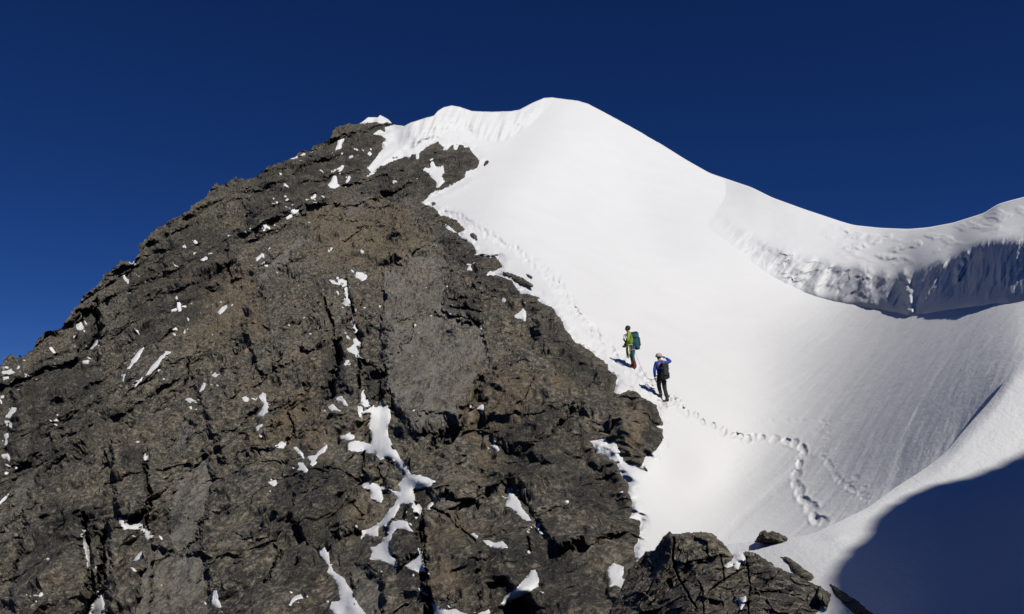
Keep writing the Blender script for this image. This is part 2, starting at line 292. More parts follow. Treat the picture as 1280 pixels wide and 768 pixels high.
PATCHES = [  # (outlines, label)
 ([Q4(O1, [(380,283),(400,262),(412,240),(410,222),(440,215),(428,240),(425,262),(395,280)])], 'thin bent snow streak in dark rock nearest below the left skyline near the summit'),
 ([Q4(O1, [(357,445),(378,425),(385,400),(400,400),(408,430),(400,440),(430,448),(395,460),(370,458)])], 'triangular snow patch with a tail in dark rock, left of the small comma-shaped streak'),
 ([Q4(O1, [(398,365),(420,358),(430,345),(438,350),(432,380),(420,383)])], 'small snow patch just above the triangular patch in the dark upper rock'),
 ([Q4(O1, [(445,440),(465,400),(472,405),(465,430),(450,440)])], 'comma-shaped snow streak right of the triangular patch in the dark upper rock'),
 ([Q4(O1, [(556,290),(568,276),(580,290),(570,299)])], 'dot of snow in the dark rock beside the curved snow strip under the summit'),
 ([Q4(O1, [(150,612),(165,598),(182,598),(172,560),(185,543),(195,570),(215,570),(212,592),(190,600),(158,620)])], 'hook-shaped snow patch above the pale slanting slab on the upper left face'),
 ([Q4(O1, [(248,522),(275,518),(295,492),(300,505),(280,522),(255,528)])], 'low slanting snow streak right of the tan rock band on the upper face'),
 ([Q4(O1, [(140,500),(150,498),(165,515),(155,524)])], 'small snow dot at the foot of the tan rock band on the upper face'),
 ([Q4(O1, [(90,548),(105,528),(112,535),(97,552)])], 'small slanting snow fleck left of the hook-shaped patch'),
 ([Q4(O1, [(32,675),(45,650),(45,622),(55,625),(52,650),(70,655),(72,665),(50,665),(38,682)])], 'small forked upright snow patch below the hook-shaped patch on the upper left face'),
 ([Q4(O1, [(830,370),(850,360),(880,365),(872,340),(880,328),(900,355),(935,350),(940,385),(935,420),(948,430),(915,458),(903,458),(905,435),(880,410),(865,385)])], 'large ragged snow patch inside the dark rock boss below the summit'),
 ([Q4(O1, [(168,312),(205,303),(210,312),(175,318)]), Q4(O1, [(222,300),(240,288),(245,293),(228,305)])], 'thin snow cap lying on the left skyline of the rock ridge'),
 ([Q4(O3, [(497,262),(503,240),(540,250),(558,262),(550,278),(535,288),(500,270)])], 'blocky bright snow patch above the grey slab, right of the head of the narrow gully'),
 ([Q4(O3, [(365,280),(390,285),(410,295),(412,280),(430,275),(450,285),(452,305),(458,330),(460,365),(475,390),(470,410),(445,412),(438,395),(445,360),(440,325),(425,300),(412,305),(385,298)])], 'long thin snow strip with a hooked top in the narrow central gully'),
 ([Q4(O3, [(478,462),(490,480),(505,520),(512,545),(498,552),(488,530),(480,490)])], 'short sliver of snow in the narrow gully between the hooked strip and the wedge'),
 ([Q4(O3, [(455,630),(490,605),(488,580),(505,572),(525,600),(510,615),(512,660),(500,662),(480,645)])], 'wedge of snow jammed at the foot of the narrow central gully'),
 ([Q4(O3, [(435,705),(445,680),(465,678),(465,690),(448,712)])], 'small snow patch just below the wedge at the foot of the narrow gully'),
 ([Q4(O3, [(1228,380),(1240,370),(1252,382),(1245,398),(1230,395)])], 'round snow dot on brown rock between the layered block and the ridge edge'),
 ([Q4(O3, [(1118,518),(1130,513),(1148,525),(1145,535),(1125,532)])], 'oval snow dot under the dark layered block by the ridge'),
 ([Q4(O3, [(958,428),(985,425),(985,437),(965,437)])], 'small flat snow dot left of the dark layered block, on the grey slab'),
 ([Q4(O3, [(1056,232),(1068,208),(1082,235)])], 'tiny snow triangle above the dark layered block near the ridge edge'),
 ([Q4((520,280), [(480,465),(515,445),(535,425),(548,440),(550,485),(540,488),(530,475),(505,475)])], 'arrowhead snow patch in a notch of dark rock close to the ridge edge'),
 ([Q4(O3, [(0,172),(30,148),(38,150),(40,172),(30,165),(2,186)])], 'thin snow fleck at the left end of the pale slanting slab'),
 ([Q4(O2, [(640,195),(670,188),(678,200),(668,215)])], 'snow cap in a skyline notch on the left shoulder of the ridge'),
 ([Q4(O2, [(608,258),(620,253),(632,275),(648,285),(640,300),(625,282)])], 'thin upright snow fleck just below the snow in the skyline notch'),
 ([Q4(O2, [(385,505),(405,493),(412,510),(420,520),(400,530),(385,525)])], 'snow patch on the pale shoulder above the dark hollow on the left skyline'),
 ([Q4(O2, [(365,550),(380,545),(385,560),(370,563)])], 'snow dot just below the patch on the pale left shoulder'),
 ([Q4(O2, [(873,362),(885,360),(888,380),(902,395),(903,435),(893,437),(885,410),(883,380)]), Q4(O2, [(855,432),(880,422),(882,435),(860,438)])], 'upright snow streak with a foot to its left, high on the brown left face'),
 ([Q4(O2, [(1088,440),(1112,415),(1130,405),(1137,412),(1120,435),(1100,453)]), Q4(O2, [(1103,388),(1127,386),(1120,398)])], 'slanting oval snow patch under a small dash on the brown face'),
 ([Q4(O2, [(857,525),(880,517),(887,530),(865,538)])], 'small snow dash below the upright streak with a foot'),
 ([Q4(O2, [(917,545),(924,518),(930,550),(922,560)])], 'small upright snow sliver right of the dash below the upright streak'),
 ([Q4(O2, [(453,625),(470,600),(485,580),(489,590),(472,615),(462,629)])], 'slanting snow streak in the dark hollow under the pale left shoulder'),
 ([Q4(O2, [(410,685),(435,679),(438,692),(413,693)])], 'short flat snow dash below the dark hollow on the left'),
 ([Q4(O5, [(612,150),(616,120),(638,85),(652,62),(655,48),(660,40),(690,0),(715,-25),(721,-20),(700,15),(680,50),(660,72),(637,100),(625,130),(622,150)])], 'tapering snow streak, left one of the slanting pair in the left face'),
 ([Q4(O5, [(667,183),(688,140),(735,103),(763,68),(793,33),(823,5),(828,-5),(855,-2),(858,4),(838,12),(808,37),(787,77),(757,108),(715,133),(697,146),(678,186)])], 'long thin snow streak, right one of the slanting pair in the left face'),
 ([Q4(O5, [(1050,118),(1070,110),(1078,100),(1082,112),(1100,116),(1075,130)])], 'small star-shaped snow fleck right of the slanting pair of streaks'),
 ([Q4(O5, [(992,195),(1005,180),(1018,150),(1029,160),(1017,185),(1000,198)])], 'small bent snow fleck below the star-shaped fleck'),
 ([Q4(O5, [(920,235),(950,229),(975,243),(940,246)])], 'low flat snow dash below the bent fleck in the left face'),
 ([Q4(O5, [(1212,232),(1230,225),(1247,235),(1240,250),(1218,248)])], 'small round snow patch on a ledge left of the hourglass-shaped patch'),
 ([Q4(O5, [(10,98),(50,90),(85,100),(75,108),(40,112),(10,108)]), Q4(O5, [(8,72),(40,75),(40,81),(10,81)]), Q4(O5, [(75,80),(100,78),(95,87),(78,88)])], 'broken snow ledge on the lowest skyline rocks at the left edge'),
 ([Q4(O5, [(12,125),(40,125),(45,135),(20,140)])], 'oval snow patch just under the broken snow ledge at the left edge'),
 ([Q4(O5, [(30,330),(50,300),(60,280),(85,280),(88,300),(65,320),(50,335)]), Q4(O5, [(25,350),(45,345),(60,360),(60,382),(48,380),(45,360),(30,370)])], 'top piece of the chain of snow patches down the far left edge'),
 ([Q4(O5, [(18,410),(40,405),(45,430),(30,430),(42,455),(30,472),(22,465),(28,440)])], 'hooked middle piece of the chain of snow patches down the far left edge'),
 ([Q4(O5, [(10,518),(40,512),(50,530),(45,545),(35,528),(15,530)])], 'arched lowest piece of the chain of snow patches down the far left edge'),
 ([Q4(O5, [(3,222),(20,221),(24,232),(5,238)])], 'lone snow dot above the chain of patches at the far left edge'),
 ([Q4(O5, [(268,345),(280,332),(294,348),(278,354)])], 'lone snow dot in the middle of the smooth left rock, right of the chain'),
 ([Q4(O5, [(680,455),(700,448),(718,460),(710,465)])], 'flat snow fleck on top of the dark block above the long vertical crack'),
 ([Q4(O5, [(717,530),(725,508),(740,522),(742,545),(730,550)])], 'oval snow patch at the head of the long vertical crack'),
 ([Q4(O5, [(0,765),(0,750),(25,730),(45,712),(30,740)])], 'faint snow streak on the pale vein low at the far left edge'),
 ([Q4(O6, [(12,225),(35,203),(50,210),(48,240),(62,270),(63,305),(45,312),(35,325),(5,318),(30,290),(40,262),(28,245)])], 'hourglass-shaped snow patch on the rock left of the central gully'),
 ([Q4(O6, [(-2,375),(30,360),(35,368),(5,387)])], 'thin snow dash just below the hourglass-shaped patch'),
 ([Q4(O6, [(65,505),(100,470),(125,452),(150,450),(150,475),(140,490),(110,485),(80,512)])], 'left wing of the bird-like cluster of snow patches left of the branching gully'),
 ([Q4(O6, [(183,478),(205,478),(235,510),(240,535),(225,525),(200,492)])], 'thin curved piece in the middle of the bird-like cluster of snow patches'),
 ([Q4(O6, [(258,525),(300,515),(330,485),(355,458),(358,475),(345,500),(310,520),(300,560),(285,575),(270,565),(275,545)])], 'pointed right wing of the bird-like cluster of snow patches'),
 ([Q4(O6, [(205,555),(235,555),(255,580),(265,608),(240,612),(230,590),(202,592),(220,575)])], 'lowest tail piece of the bird-like cluster of snow patches'),
 ([Q4(O6, [(60,650),(100,638),(103,665),(85,672)])], 'small snow patch alone below the bird-like cluster'),
 ([Q4(O6, [(358,275),(385,258),(400,278),(430,300),(420,305),(395,292),(375,288)])], 'slanting snow fleck, left of two beside the top of the branching gully'),
 ([Q4(O6, [(398,225),(430,218),(440,235),(460,270),(440,265),(425,245),(400,242)])], 'bent snow fleck, right of two beside the top of the branching gully'),
 ([Q4(O6, [(530,172),(545,200),(560,245),(590,272),(620,270),(625,243),(650,255),(670,290),(672,330),(658,370),(660,420),(690,480),(725,535),(750,570),(775,612),(830,620),(870,635),(905,650),(880,672),(830,685),(788,695),(795,735),(830,785),(820,820),(790,806),(770,760),(740,752),(715,765),(700,770),(710,735),(715,700),(712,664),(745,628),(740,595),(715,590),(700,565),(685,540),(650,530),(620,540),(605,520),(595,500),(570,505),(530,498),(460,492),(460,450),(500,440),(575,460),(580,430),(572,395),(560,360),(572,345),(570,312),(530,310),(532,342),(522,335),(510,310),(510,275),(530,275),(550,292),(540,275),(525,255),(522,215)]),
   Q4(O7, [(525,130),(550,107),(580,112),(620,130),(650,135),(690,155),(730,150),(740,190),(710,195),(690,165),(660,145),(625,150),(635,190),(630,215),(600,212),(580,195),(580,165),(555,140)]),
   Q4(O7, [(715,170),(760,190),(745,215),(718,225),(700,262),(680,295),(655,325),(610,330),(608,378),(575,375),(545,370),(525,388),(530,352),(560,342),(605,325),(640,290),(665,245),(690,225)]),
   Q4(O7, [(655,325),(680,290),(720,290),(755,305),(775,340),(795,357),(770,352),(735,335),(700,335),(680,365),(668,410),(670,440),(700,495),(705,528),(640,505),(570,490),(580,455),(572,432),(600,430),(632,405),(632,390),(660,368)])],
   'largest snow patch, branching like a running figure down the central gully'),
 ([Q4(O6, [(420,420),(460,405),(490,415),(490,430),(460,440),(425,437)])], 'small oval snow patch at the left arm of the branching gully snow'),
 ([Q4(O7, [(745,530),(780,500),(815,470),(807,432),(825,440),(835,500),(848,560),(820,560),(790,550)])], 'ragged snow wedge against the brown slab right of the foot of the branching snow'),
 ([Q4(O7, [(310,450),(345,437),(365,465),(370,515),(385,550),(440,590),(480,650),(510,720),(550,768),(580,830),(500,830),(395,768),(370,740),(375,705),(420,700),(415,650),(400,600),(355,555),(365,525),(330,490)])], 'long club-shaped snow tongue running off the bottom edge of the rock face'),
 ([Q4(O7, [(165,725),(190,685),(225,670),(237,690),(200,700),(175,728)])], 'slanting snow patch left of the club-shaped tongue at the bottom'),
 ([Q4(O7, [(808,640),(835,632),(840,655),(865,675),(855,683),(825,660)])], 'small slanting snow dash above the curved snow at the foot of the brown slab'),
 ([Q4(O7, [(870,705),(905,725),(960,750),(1000,745),(1060,770),(1100,765),(1165,742),(1168,760),(1120,790),(1000,850),(930,830),(890,770)])], 'curved band of snow along the bottom edge under the brown slab'),
 ([Q4(O8, [(108,720),(125,680),(175,640),(210,605),(240,580),(255,545),(275,545),(297,590),(290,625),(250,655),(190,685),(140,700),(118,725)])], 'fish-shaped bright snow patch low on the face, right of the curved band'),
 ([Q4(O8, [(15,400),(40,397),(75,408),(110,402),(148,435),(120,438),(70,435),(35,420)])], 'lying oblong snow patch above the fish-shaped patch'),
 ([Q4(O7, [(1065,368),(1085,360),(1110,375),(1105,388),(1080,380)])], 'small snow dot left of the lying oblong patch'),
 ([Q4(O8, [(133,125),(150,155),(195,195),(210,235),(240,275),(255,300),(235,300),(190,275),(160,235),(128,220),(145,190)])], 'steep leaf-shaped snow patch in the middle of the lower face'),
 ([Q4(O8, [(265,320),(280,330),(290,312),(300,318),(302,345),(322,370),(300,372),(285,350)])], 'small notched snow patch at the foot of the leaf-shaped patch'),
 ([Q4(O8, [(635,545),(670,510),(718,530),(718,555),(705,585),(745,600),(745,625),(725,650),(690,630),(648,625),(655,590),(640,570)])], 'grey shaded snow patch in the hollow left of the near rock outcrop'),
 ([Q4(O6, [(1105,290),(1120,270),(1138,265),(1140,297)])], 'small snow triangle alone in the middle of the face, below the grey slab'),
 ([Q4(O6, [(1175,468),(1205,470),(1218,488),(1205,495),(1185,482)])], 'small oval snow dot below the lone triangle in the middle of the face'),
 ([Q4(O7, [(855,235),(880,208),(888,220),(865,243)])], 'small snow fleck at the right hand of the branching gully snow'),
 ([Q4(O9, [(585,280),(605,285),(630,315),(665,318),(710,315),(740,345),(753,355),(750,385),(735,392),(722,380),(725,355),(690,345),(620,345),(600,320)])], 'drooping snow ledge at the foot of the long vertical crack'),
 ([Q4(O9, [(665,500),(685,465),(715,447),(738,450),(700,475),(690,490),(715,493),(712,500)])], 'small hook of snow below the drooping snow ledge'),
 ([Q4(O9, [(405,343),(430,352),(420,362),(430,395),(442,430),(447,480),(450,520),(438,535),(430,480),(417,430),(408,385)])], 'thin vertical snow strip along the dark twin cracks at lower left'),
 ([Q4(O9, [(440,768),(465,710),(490,655),(505,640),(515,690),(522,720),(520,768),(520,830),(440,830)])], 'shaded snow wedge at the bottom of the dark twin cracks'),
 ([Q4(O9, [(165,680),(200,672),(212,660),(215,678),(200,690)])], 'small snow dash near the lower left corner, upper of two'),
 ([Q4(O9, [(145,745),(165,722),(192,720),(195,745),(160,755)])], 'rounded snow patch near the lower left corner, lower of two'),
 ([Q4(O9, [(1055,700),(1070,655),(1085,650),(1090,690),(1105,730),(1085,735),(1060,715)])], 'dim upright snow smear on grey rock left of the club-shaped tongue'),
]
FLECKS = [(O2, a) for a in [(975,85),(925,120),(972,147),(1018,185),(1035,180),(875,200),(1145,57),(1255,14),(1085,133),(500,605),(135,765),(268,640),(800,745),(690,260),(725,296),(645,350),(945,388),(1058,158)]] + \
         [(O5, a) for a in [(100,212),(140,125),(985,300),(85,585),(38,608),(38,570)]] + [(O1, a) for a in [(335,525),(352,500),(475,302),(505,278),(700,448),(300,545),(120,375)]] + \
         [(O3, a) for a in [(360,118),(372,112),(548,430),(535,152),(1092,198)]] + [(O9, a) for a in [(262,522),(685,570),(805,618)]] + [(O8, a) for a in [(248,468),(430,180),(708,145)]]

SLABS = [([(480,345),(510,312),(545,318),(562,370),(602,410),(612,460),(560,522),(515,530),(482,482),(472,420)], 7), ([(222,600),(262,568),(266,600),(258,640),(250,682),(222,695),(208,662)], 5),
         ([(322,334),(372,301),(379,303),(345,338),(322,352)], 4), ([(190,690),(260,695),(262,768),(170,780),(160,768)], 7), ([(430,265),(455,250),(458,258),(438,275)], 4),
         ([(440,700),(475,720),(480,768),(445,768)], 8), ([(20,590),(60,540),(70,560),(10,660)], 8), ([(225,520),(245,535),(232,555),(212,560)], 6)]
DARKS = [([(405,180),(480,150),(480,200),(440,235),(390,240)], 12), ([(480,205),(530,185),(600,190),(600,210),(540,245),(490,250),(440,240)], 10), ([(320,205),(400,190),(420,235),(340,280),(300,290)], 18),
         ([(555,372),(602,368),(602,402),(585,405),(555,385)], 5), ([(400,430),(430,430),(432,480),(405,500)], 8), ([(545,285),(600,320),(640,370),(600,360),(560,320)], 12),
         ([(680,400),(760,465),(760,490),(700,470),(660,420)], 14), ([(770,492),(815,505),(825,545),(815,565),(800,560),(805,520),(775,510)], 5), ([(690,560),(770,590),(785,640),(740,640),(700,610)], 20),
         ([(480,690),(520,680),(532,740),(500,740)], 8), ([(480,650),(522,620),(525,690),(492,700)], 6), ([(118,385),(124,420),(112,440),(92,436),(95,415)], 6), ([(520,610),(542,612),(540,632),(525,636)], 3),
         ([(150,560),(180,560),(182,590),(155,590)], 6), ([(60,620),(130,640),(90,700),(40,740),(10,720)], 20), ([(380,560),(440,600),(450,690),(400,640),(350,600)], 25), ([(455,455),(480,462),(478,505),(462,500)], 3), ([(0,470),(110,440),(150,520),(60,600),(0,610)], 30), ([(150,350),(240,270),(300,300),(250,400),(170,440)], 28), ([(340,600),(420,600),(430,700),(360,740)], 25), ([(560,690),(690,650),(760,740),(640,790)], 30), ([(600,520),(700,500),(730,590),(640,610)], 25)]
RUST = [([(528,640),(580,660),(590,740),(540,760),(530,700)], 6), ([(775,505),(815,512),(800,580),(778,570)], 5), ([(436,365),(450,370),(453,410),(445,415),(438,400)], 3), ([(700,440),(715,470),(690,520),(680,500)], 6),
        ([(300,555),(380,480),(400,520),(350,560)], 15), ([(430,600),(460,640),(450,680),(420,640)], 8), ([(335,490),(420,520),(400,580),(340,560)], 20), ([(360,235),(385,225),(375,250),(350,250)], 6), ([(150,590),(158,600),(155,615),(143,605)], 4), ([(380,262),(500,258),(540,310),(480,340),(400,330)], 18), ([(200,330),(320,340),(330,420),(230,420)], 25), ([(560,450),(680,470),(660,560),(600,600)], 18)]
CRACKS = [  # points, half width px, depth m
 ([(184,578),(185,600),(187,622),(189,632),(186,645),(187,665)], 3.0, 1.3), ([(107,648),(109,675),(113,700),(112,720),(109,790)], 5.0, 2.0), ([(135,652),(131,672),(128,695),(124,712),(118,745),(116,790)], 5.5, 2.2),
 ([(404,372),(412,388),(416,410),(418,430)], 2.0, .8), ([(432,350),(437,376),(441,400),(447,425),(450,450),(451,485)], 3.2, 1.2), ([(425,430),(420,455),(414,475),(412,495)], 5.5, 1.5),
 ([(540,636),(560,646),(576,661),(592,675)], 2.2, .7), ([(320,727),(335,715),(340,700),(350,684)], 2.2, .7), ([(455,560),(453,585),(450,605)], 3.0, 1.0), ([(360,515),(364,535),(357,555)], 2.5, .8),
 ([(235,445),(236,468),(228,480)], 2.0, .8), ([(123,378),(122,410),(118,425),(112,436)], 5.0, 1.8), ([(560,374),(580,378),(601,378)], 2.0, .6), ([(562,384),(585,389),(602,390)], 2.2, .7), ([(570,397),(590,402),(600,410)], 3., .8),
 ([(600,612),(598,640)], 1.5, .4), ([(661,672),(662,690)], 1.8, .6), ([(500,405),(518,400),(515,418),(505,430),(498,442)], 1.6, .35), ([(477,580),(478,610)], 1.6, .6), ([(528,640),(531,700),(540,760)], 2.0, .7),
 ([(345,600),(380,590),(420,585),(450,600)], 2., .5), ([(230,690),(245,675),(250,650)], 1.6, .4), ([(285,300),(283,330),(290,360)], 2.0, .6), ([(125,590),(135,575),(128,560)], 2.5, .8), ([(480,455),(478,480),(472,505)], 2.0, .7)]

# ------------------------------------------------------------------ footprints (px, py, radius m, depth m)
rg = random.Random(11)
PRINTS = []
for x, y in [(-14,205),(-4,203),(2,214),(12,212),(24,228),(38,240),(62,248),(83,266),(110,278),(134,292),(163,300),(178,304),(194,307),(214,305),(235,306),(268,310),(300,315),(320,322),(340,335),(342,350),(335,375),(325,405),(322,430),(335,445),(342,472),(363,493),(373,518),(390,525)]:
    PRINTS.append((840+x/2.087+rg.uniform(-1.2, 1.2), 400+y/2.087+rg.uniform(-1, 1), rg.uniform(.10, .155), .25 if x < 200 else rg.uniform(.13, .21)))
for x, y in [(312,316),(332,360),(345,340)]:
    PRINTS.append((840+x/2.087, 400+y/2.087, .10, .07))
for x, y in [(158,240),(220,258),(232,262),(262,262),(300,262),(322,264),(340,263),(370,262),(395,265),(405,275),(412,268),(408,290),(400,300),(410,310),(403,325),(398,345),(390,360),(405,372),(412,385),(428,408),(440,420),(458,434),(468,440),(495,455),(505,465),(480,410),(500,440)]:
    PRINTS.append((840+x/2.087+rg.uniform(-1,1), 400+y/2.087+rg.uniform(-1,1), rg.uniform(.06,.10), rg.uniform(.02,.045)))
TRAIL = [(834,502),(815,483),(795,464),(772,443),(752,424),(736,408),(722,394),(712,378),(704,362),(692,346),(676,334),(660,322),(644,310),(626,299),(608,290),(592,281),(575,271),(556,263),(542,257)]
for k in range(len(TRAIL)-1):
    (ax, ay), (bx, by) = TRAIL[k], TRAIL[k+1]
    n = 11
    for j in range(n):
        t = (j+rg.random()*.6)/n; w = rg.uniform(-1, 1)*(2.5 + 3*(k < 11)) - 1.5
        PRINTS.append((ax+(bx-ax)*t+w*.7, ay+(by-ay)*t-w, rg.uniform(.11,.19), rg.uniform(.09,.20)*(1 if k < 9 else .6)))

def dents(px, py, Y):
    h = np.zeros_like(Y)
    for x, y, r, d in PRINTS:
        y0 = float(baseY(x, y)); R = r*F/y0
        m = (np.abs(px-x) < R*2.6) & (np.abs(py-y) < R*2.6)
        if not m.any(): continue
        ang = rg.uniform(-.4, .4)
        dx, dy = px[m]-x, py[m]-y
        st_ = .75+.5*abs(math.sin(ang*23)); c_, s_ = math.cos(ang*4), math.sin(ang*4)
        q = np.sqrt(((dx*c_+dy*s_)*st_)**2 + ((dy*c_-dx*s_)/st_*1.05)**2)/R + .22*vnoise(np.stack([px[m]/3., py[m]/3., px[m]*0+ang*50], -1), 13)
        q = np.maximum(q, 0)
        h[m] += -d*np.exp(-q**4*.9) + .35*d*np.exp(-((q-1.35)/.33)**2)*(.6+.4*np.sin(np.arctan2(dy, dx)*3+ang*9))
    return h

# ------------------------------------------------------------------ sample the base surface
xs = np.concatenate([np.linspace(-260, -14, 28), np.arange(-10, 1292, 1.25), np.linspace(1300, 1500, 18)])
vs = np.concatenate([np.linspace(0, 1, 545)])
ys_extra = np.linspace(786, 1000, 14)[1:]
top = lerp_line(TOP, xs); NC = len(xs)
jag = fbm(np.stack([xs/16., xs*0, xs*0+3.1], -1), 4, 5)*3.2*(1-sstep(440, 470, xs)) + 0.35*fbm(np.stack([xs/11., xs*0, xs*0], -1), 3, 8)*sstep(440, 470, xs)
top = top - jag*1.0
PX = np.broadcast_to(xs, (len(vs)+len(ys_extra), NC)).copy()
PY = np.concatenate([top + (786-top)*vs[:, None], np.broadcast_to(ys_extra[:, None], (len(ys_extra), NC))])
BY = baseY(PX, PY)
CREST = [(640, 830), (880, 700), (905, 681), (942, 677), (970, 674), (995, 671.5), (1020, 665.5), (1040, 656.5), (1060, 646.5), (1085, 635), (1122, 607.5), (1155, 587), (1180, 568), (1210, 532), (1240, 499), (1263, 462), (1280, 449), (1340, 405), (1500, 330)]
def box(a, r, ax):
    a = np.moveaxis(a, ax, 0); q_ = np.concatenate([np.repeat(a[:1], r+1, 0), a, np.repeat(a[-1:], r, 0)]); c_ = np.cumsum(q_, 0)
    return np.moveaxis((c_[2*r+1:]-c_[:-2*r-1])/(2*r+1), 0, ax)
SD0 = poly_sd(EDGE, PX, PY)
def smooth_field(f, x0, x1, y0, y1, st, r):
    """the same surface with its kinks taken out, as wind does to snow: returns a sampler"""
    gX, gY = np.meshgrid(np.arange(x0, x1, float(st)), np.arange(y0, y1, float(st))); gL = f(gX, gY)
    for _ in range(3): gL = box(box(gL, r, 0), r, 1)
    bs = lambda t: ((1-t)**3/6, (3*t**3-6*t*t+4)/6, (-3*t**3+3*t*t+3*t+1)/6, t**3/6)
    def s(px, py):
        fx = (np.asarray(px, float)-x0)/st; fy = (np.asarray(py, float)-y0)/st
        ix, iy = np.floor(fx).astype(int), np.floor(fy).astype(int); wx_, wy_ = bs(fx-ix), bs(fy-iy); o = 0
        for a_ in range(4):
            for b_ in range(4): o = o + wy_[a_]*wx_[b_]*gL[np.clip(iy+a_-1, 0, gL.shape[0]-1), np.clip(ix+b_-1, 0, gL.shape[1]-1)]
        return o
    return s
BY = np.exp(smooth_field(_fb, -330, 1640, 20, 1080, 8, 3)(PX, PY))
BY = BY + 3.0*sstep(4, 60, PY-lerp_line(CREST, PX))*sstep(860, 900, PX)
BP = at(PX, PY, BY); NR = PX.shape[0]
warp = (vnoise(np.stack([PX/13., PY/13., PX*0], -1), 3)*2.2 + vnoise(np.stack([PX/5., PY/5., PX*0], -1), 4)*1.5)
warp = warp + .9*vnoise(np.stack([PX/2.4, PY/2.4, PX*0], -1), 6)
SDM = SD0 + warp*.7*sstep(150, 200, PY) 
rockm = SDM < 150
def blur(a, n):
    for _ in range(n):
        a = a.copy(); a[1:-1, 1:-1] = .25*a[1:-1, 1:-1] + .125*(a[:-2, 1:-1]+a[2:, 1:-1]+a[1:-1, :-2]+a[1:-1, 2:]) + .0625*(a[:-2, :-2]+a[2:, 2:]+a[:-2, 2:]+a[2:, :-2])
    return a
# rock relief (metres towards the viewer), only where rock can show
p = BP[rockm]
ca, sa = math.cos(math.radians(38)), math.sin(math.radians(38))
u = p[:, 0]*ca + p[:, 2]*sa; wv = -p[:, 0]*sa + p[:, 2]*ca
pf = np.stack([u*.82, p[:, 1]*.85, wv*1.12], -1)
pf = pf + .45*np.stack([vnoise(p*.7, 21), vnoise(p*.7, 22), vnoise(p*.7, 23)], -1) + .16*np.stack([vnoise(p*2.6, 24), vnoise(p*2.6, 25), vnoise(p*2.6, 26)], -1)
slab = np.zeros(PX.shape); darkm = np.zeros(PX.shape); rust = np.zeros(PX.shape)
wob = warp*2.2 + 5*fbm(np.stack([PX/22., PY/22., PX*0], -1), 3, 7)
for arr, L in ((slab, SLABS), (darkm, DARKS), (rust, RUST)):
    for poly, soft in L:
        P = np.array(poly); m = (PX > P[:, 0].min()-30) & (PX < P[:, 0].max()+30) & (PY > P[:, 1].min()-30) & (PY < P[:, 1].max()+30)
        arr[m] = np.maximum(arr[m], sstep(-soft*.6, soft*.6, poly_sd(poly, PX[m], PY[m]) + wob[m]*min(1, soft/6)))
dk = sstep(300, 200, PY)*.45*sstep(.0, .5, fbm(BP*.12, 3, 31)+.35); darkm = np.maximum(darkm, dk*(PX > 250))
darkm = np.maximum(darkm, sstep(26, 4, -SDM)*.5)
sl = slab[rockm]
nearE = sstep(90, 20, -SDM[rockm])
low = (1.5-.9*nearE)*fbm(p/9., 2, 41) + (.5-.35*nearE)*ridged(p/4.5, 2, 43)
pg = p + .5*np.stack([vnoise(p*.9, 61), vnoise(p*.9, 62), vnoise(p*.9, 63)], -1) + .22*np.stack([vnoise(p*3.1, 64), vnoise(p*3.1, 65), vnoise(p*3.1, 66)], -1)
lowf = sstep(300, 420, PY[rockm]); lft = sstep(330, 200, PX[rockm])*sstep(620, 480, PY[rockm])
ribs = ridged(np.stack([(pg[:, 0]+.22*pg[:, 2])/3.3, pg[:, 1]/15., pg[:, 2]/11.], -1), 2, 48)
diag = ridged(np.stack([(pg[:, 0]*.62-pg[:, 2]*.78)/3.4, pg[:, 1]/14., (pg[:, 0]*.78+pg[:, 2]*.62)/14.], -1), 2, 49)
butt = .60*fbm(pg/2.8, 3, 45) + .22*facets(pg/2.2, 5, .9, .04) + 1.25*ribs*lowf*(1-lft) + 1.15*diag*np.maximum(lft, 1-lowf)
blk = .52*facets(pg/4.6, 6, .85, .12)*(1-.5*sl) + .34*facets(pg/1.5, 2, .9, .06) + .10*facets(pg/.55, 3, .9, .12) + .06*facets(pg/.24, 4, .9, .26) + .09*fbm(pg/.6, 3, 47)
HFv = (1-.5*sl)*blk; FN = (.06*fbm(p/.2, 3, 51) + .05*facets(pg/.3, 15, 1., .3))*np.clip(BY[rockm]/34., .95, 1.9)
R = low + (1-.45*sl)*butt + sl*(.06*ridged(np.stack([u*.35, p[:, 1]*.3, wv*1.5], -1), 3, 53))
RR = np.zeros(PX.shape); RR[rockm] = R; HF = np.zeros(PX.shape); HF[rockm] = HFv*1.15; HF = blur(HF, 2); HF[rockm] += FN
_gx = np.gradient(BP, axis=1); _gy = np.gradient(BP, axis=0); NRM = np.cross(_gx, _gy); NRM /= np.linalg.norm(NRM, axis=-1, keepdims=True)+1e-12
NRM *= np.where((NRM*BP).sum(-1, keepdims=True) > 0, -1, 1)
LOW = np.zeros(PX.shape); LOW[rockm] = low
fadeR = sstep(140, 0, SDM); RR *= fadeR; LOW *= fadeR; HF *= sstep(10, 0, SDM)*(.3+.7*sstep(-3, -16, SDM))*np.clip(BY/38., .5, 1.05)*.85
for pts, w, d in CRACKS:
    P = np.array(pts); m = (PX > P[:, 0].min()-20) & (PX < P[:, 0].max()+20) & (PY > P[:, 1].min()-20) & (PY < P[:, 1].max()+20)
    dd = line_d(pts, PX[m]+wob[m]*.8, PY[m]+wob[m]*.4)
    RR[m] -= 1.1*d*sstep(w*.9, w*.2, dd)*(.55+.45*sstep(-.3, .3, warp[m]))
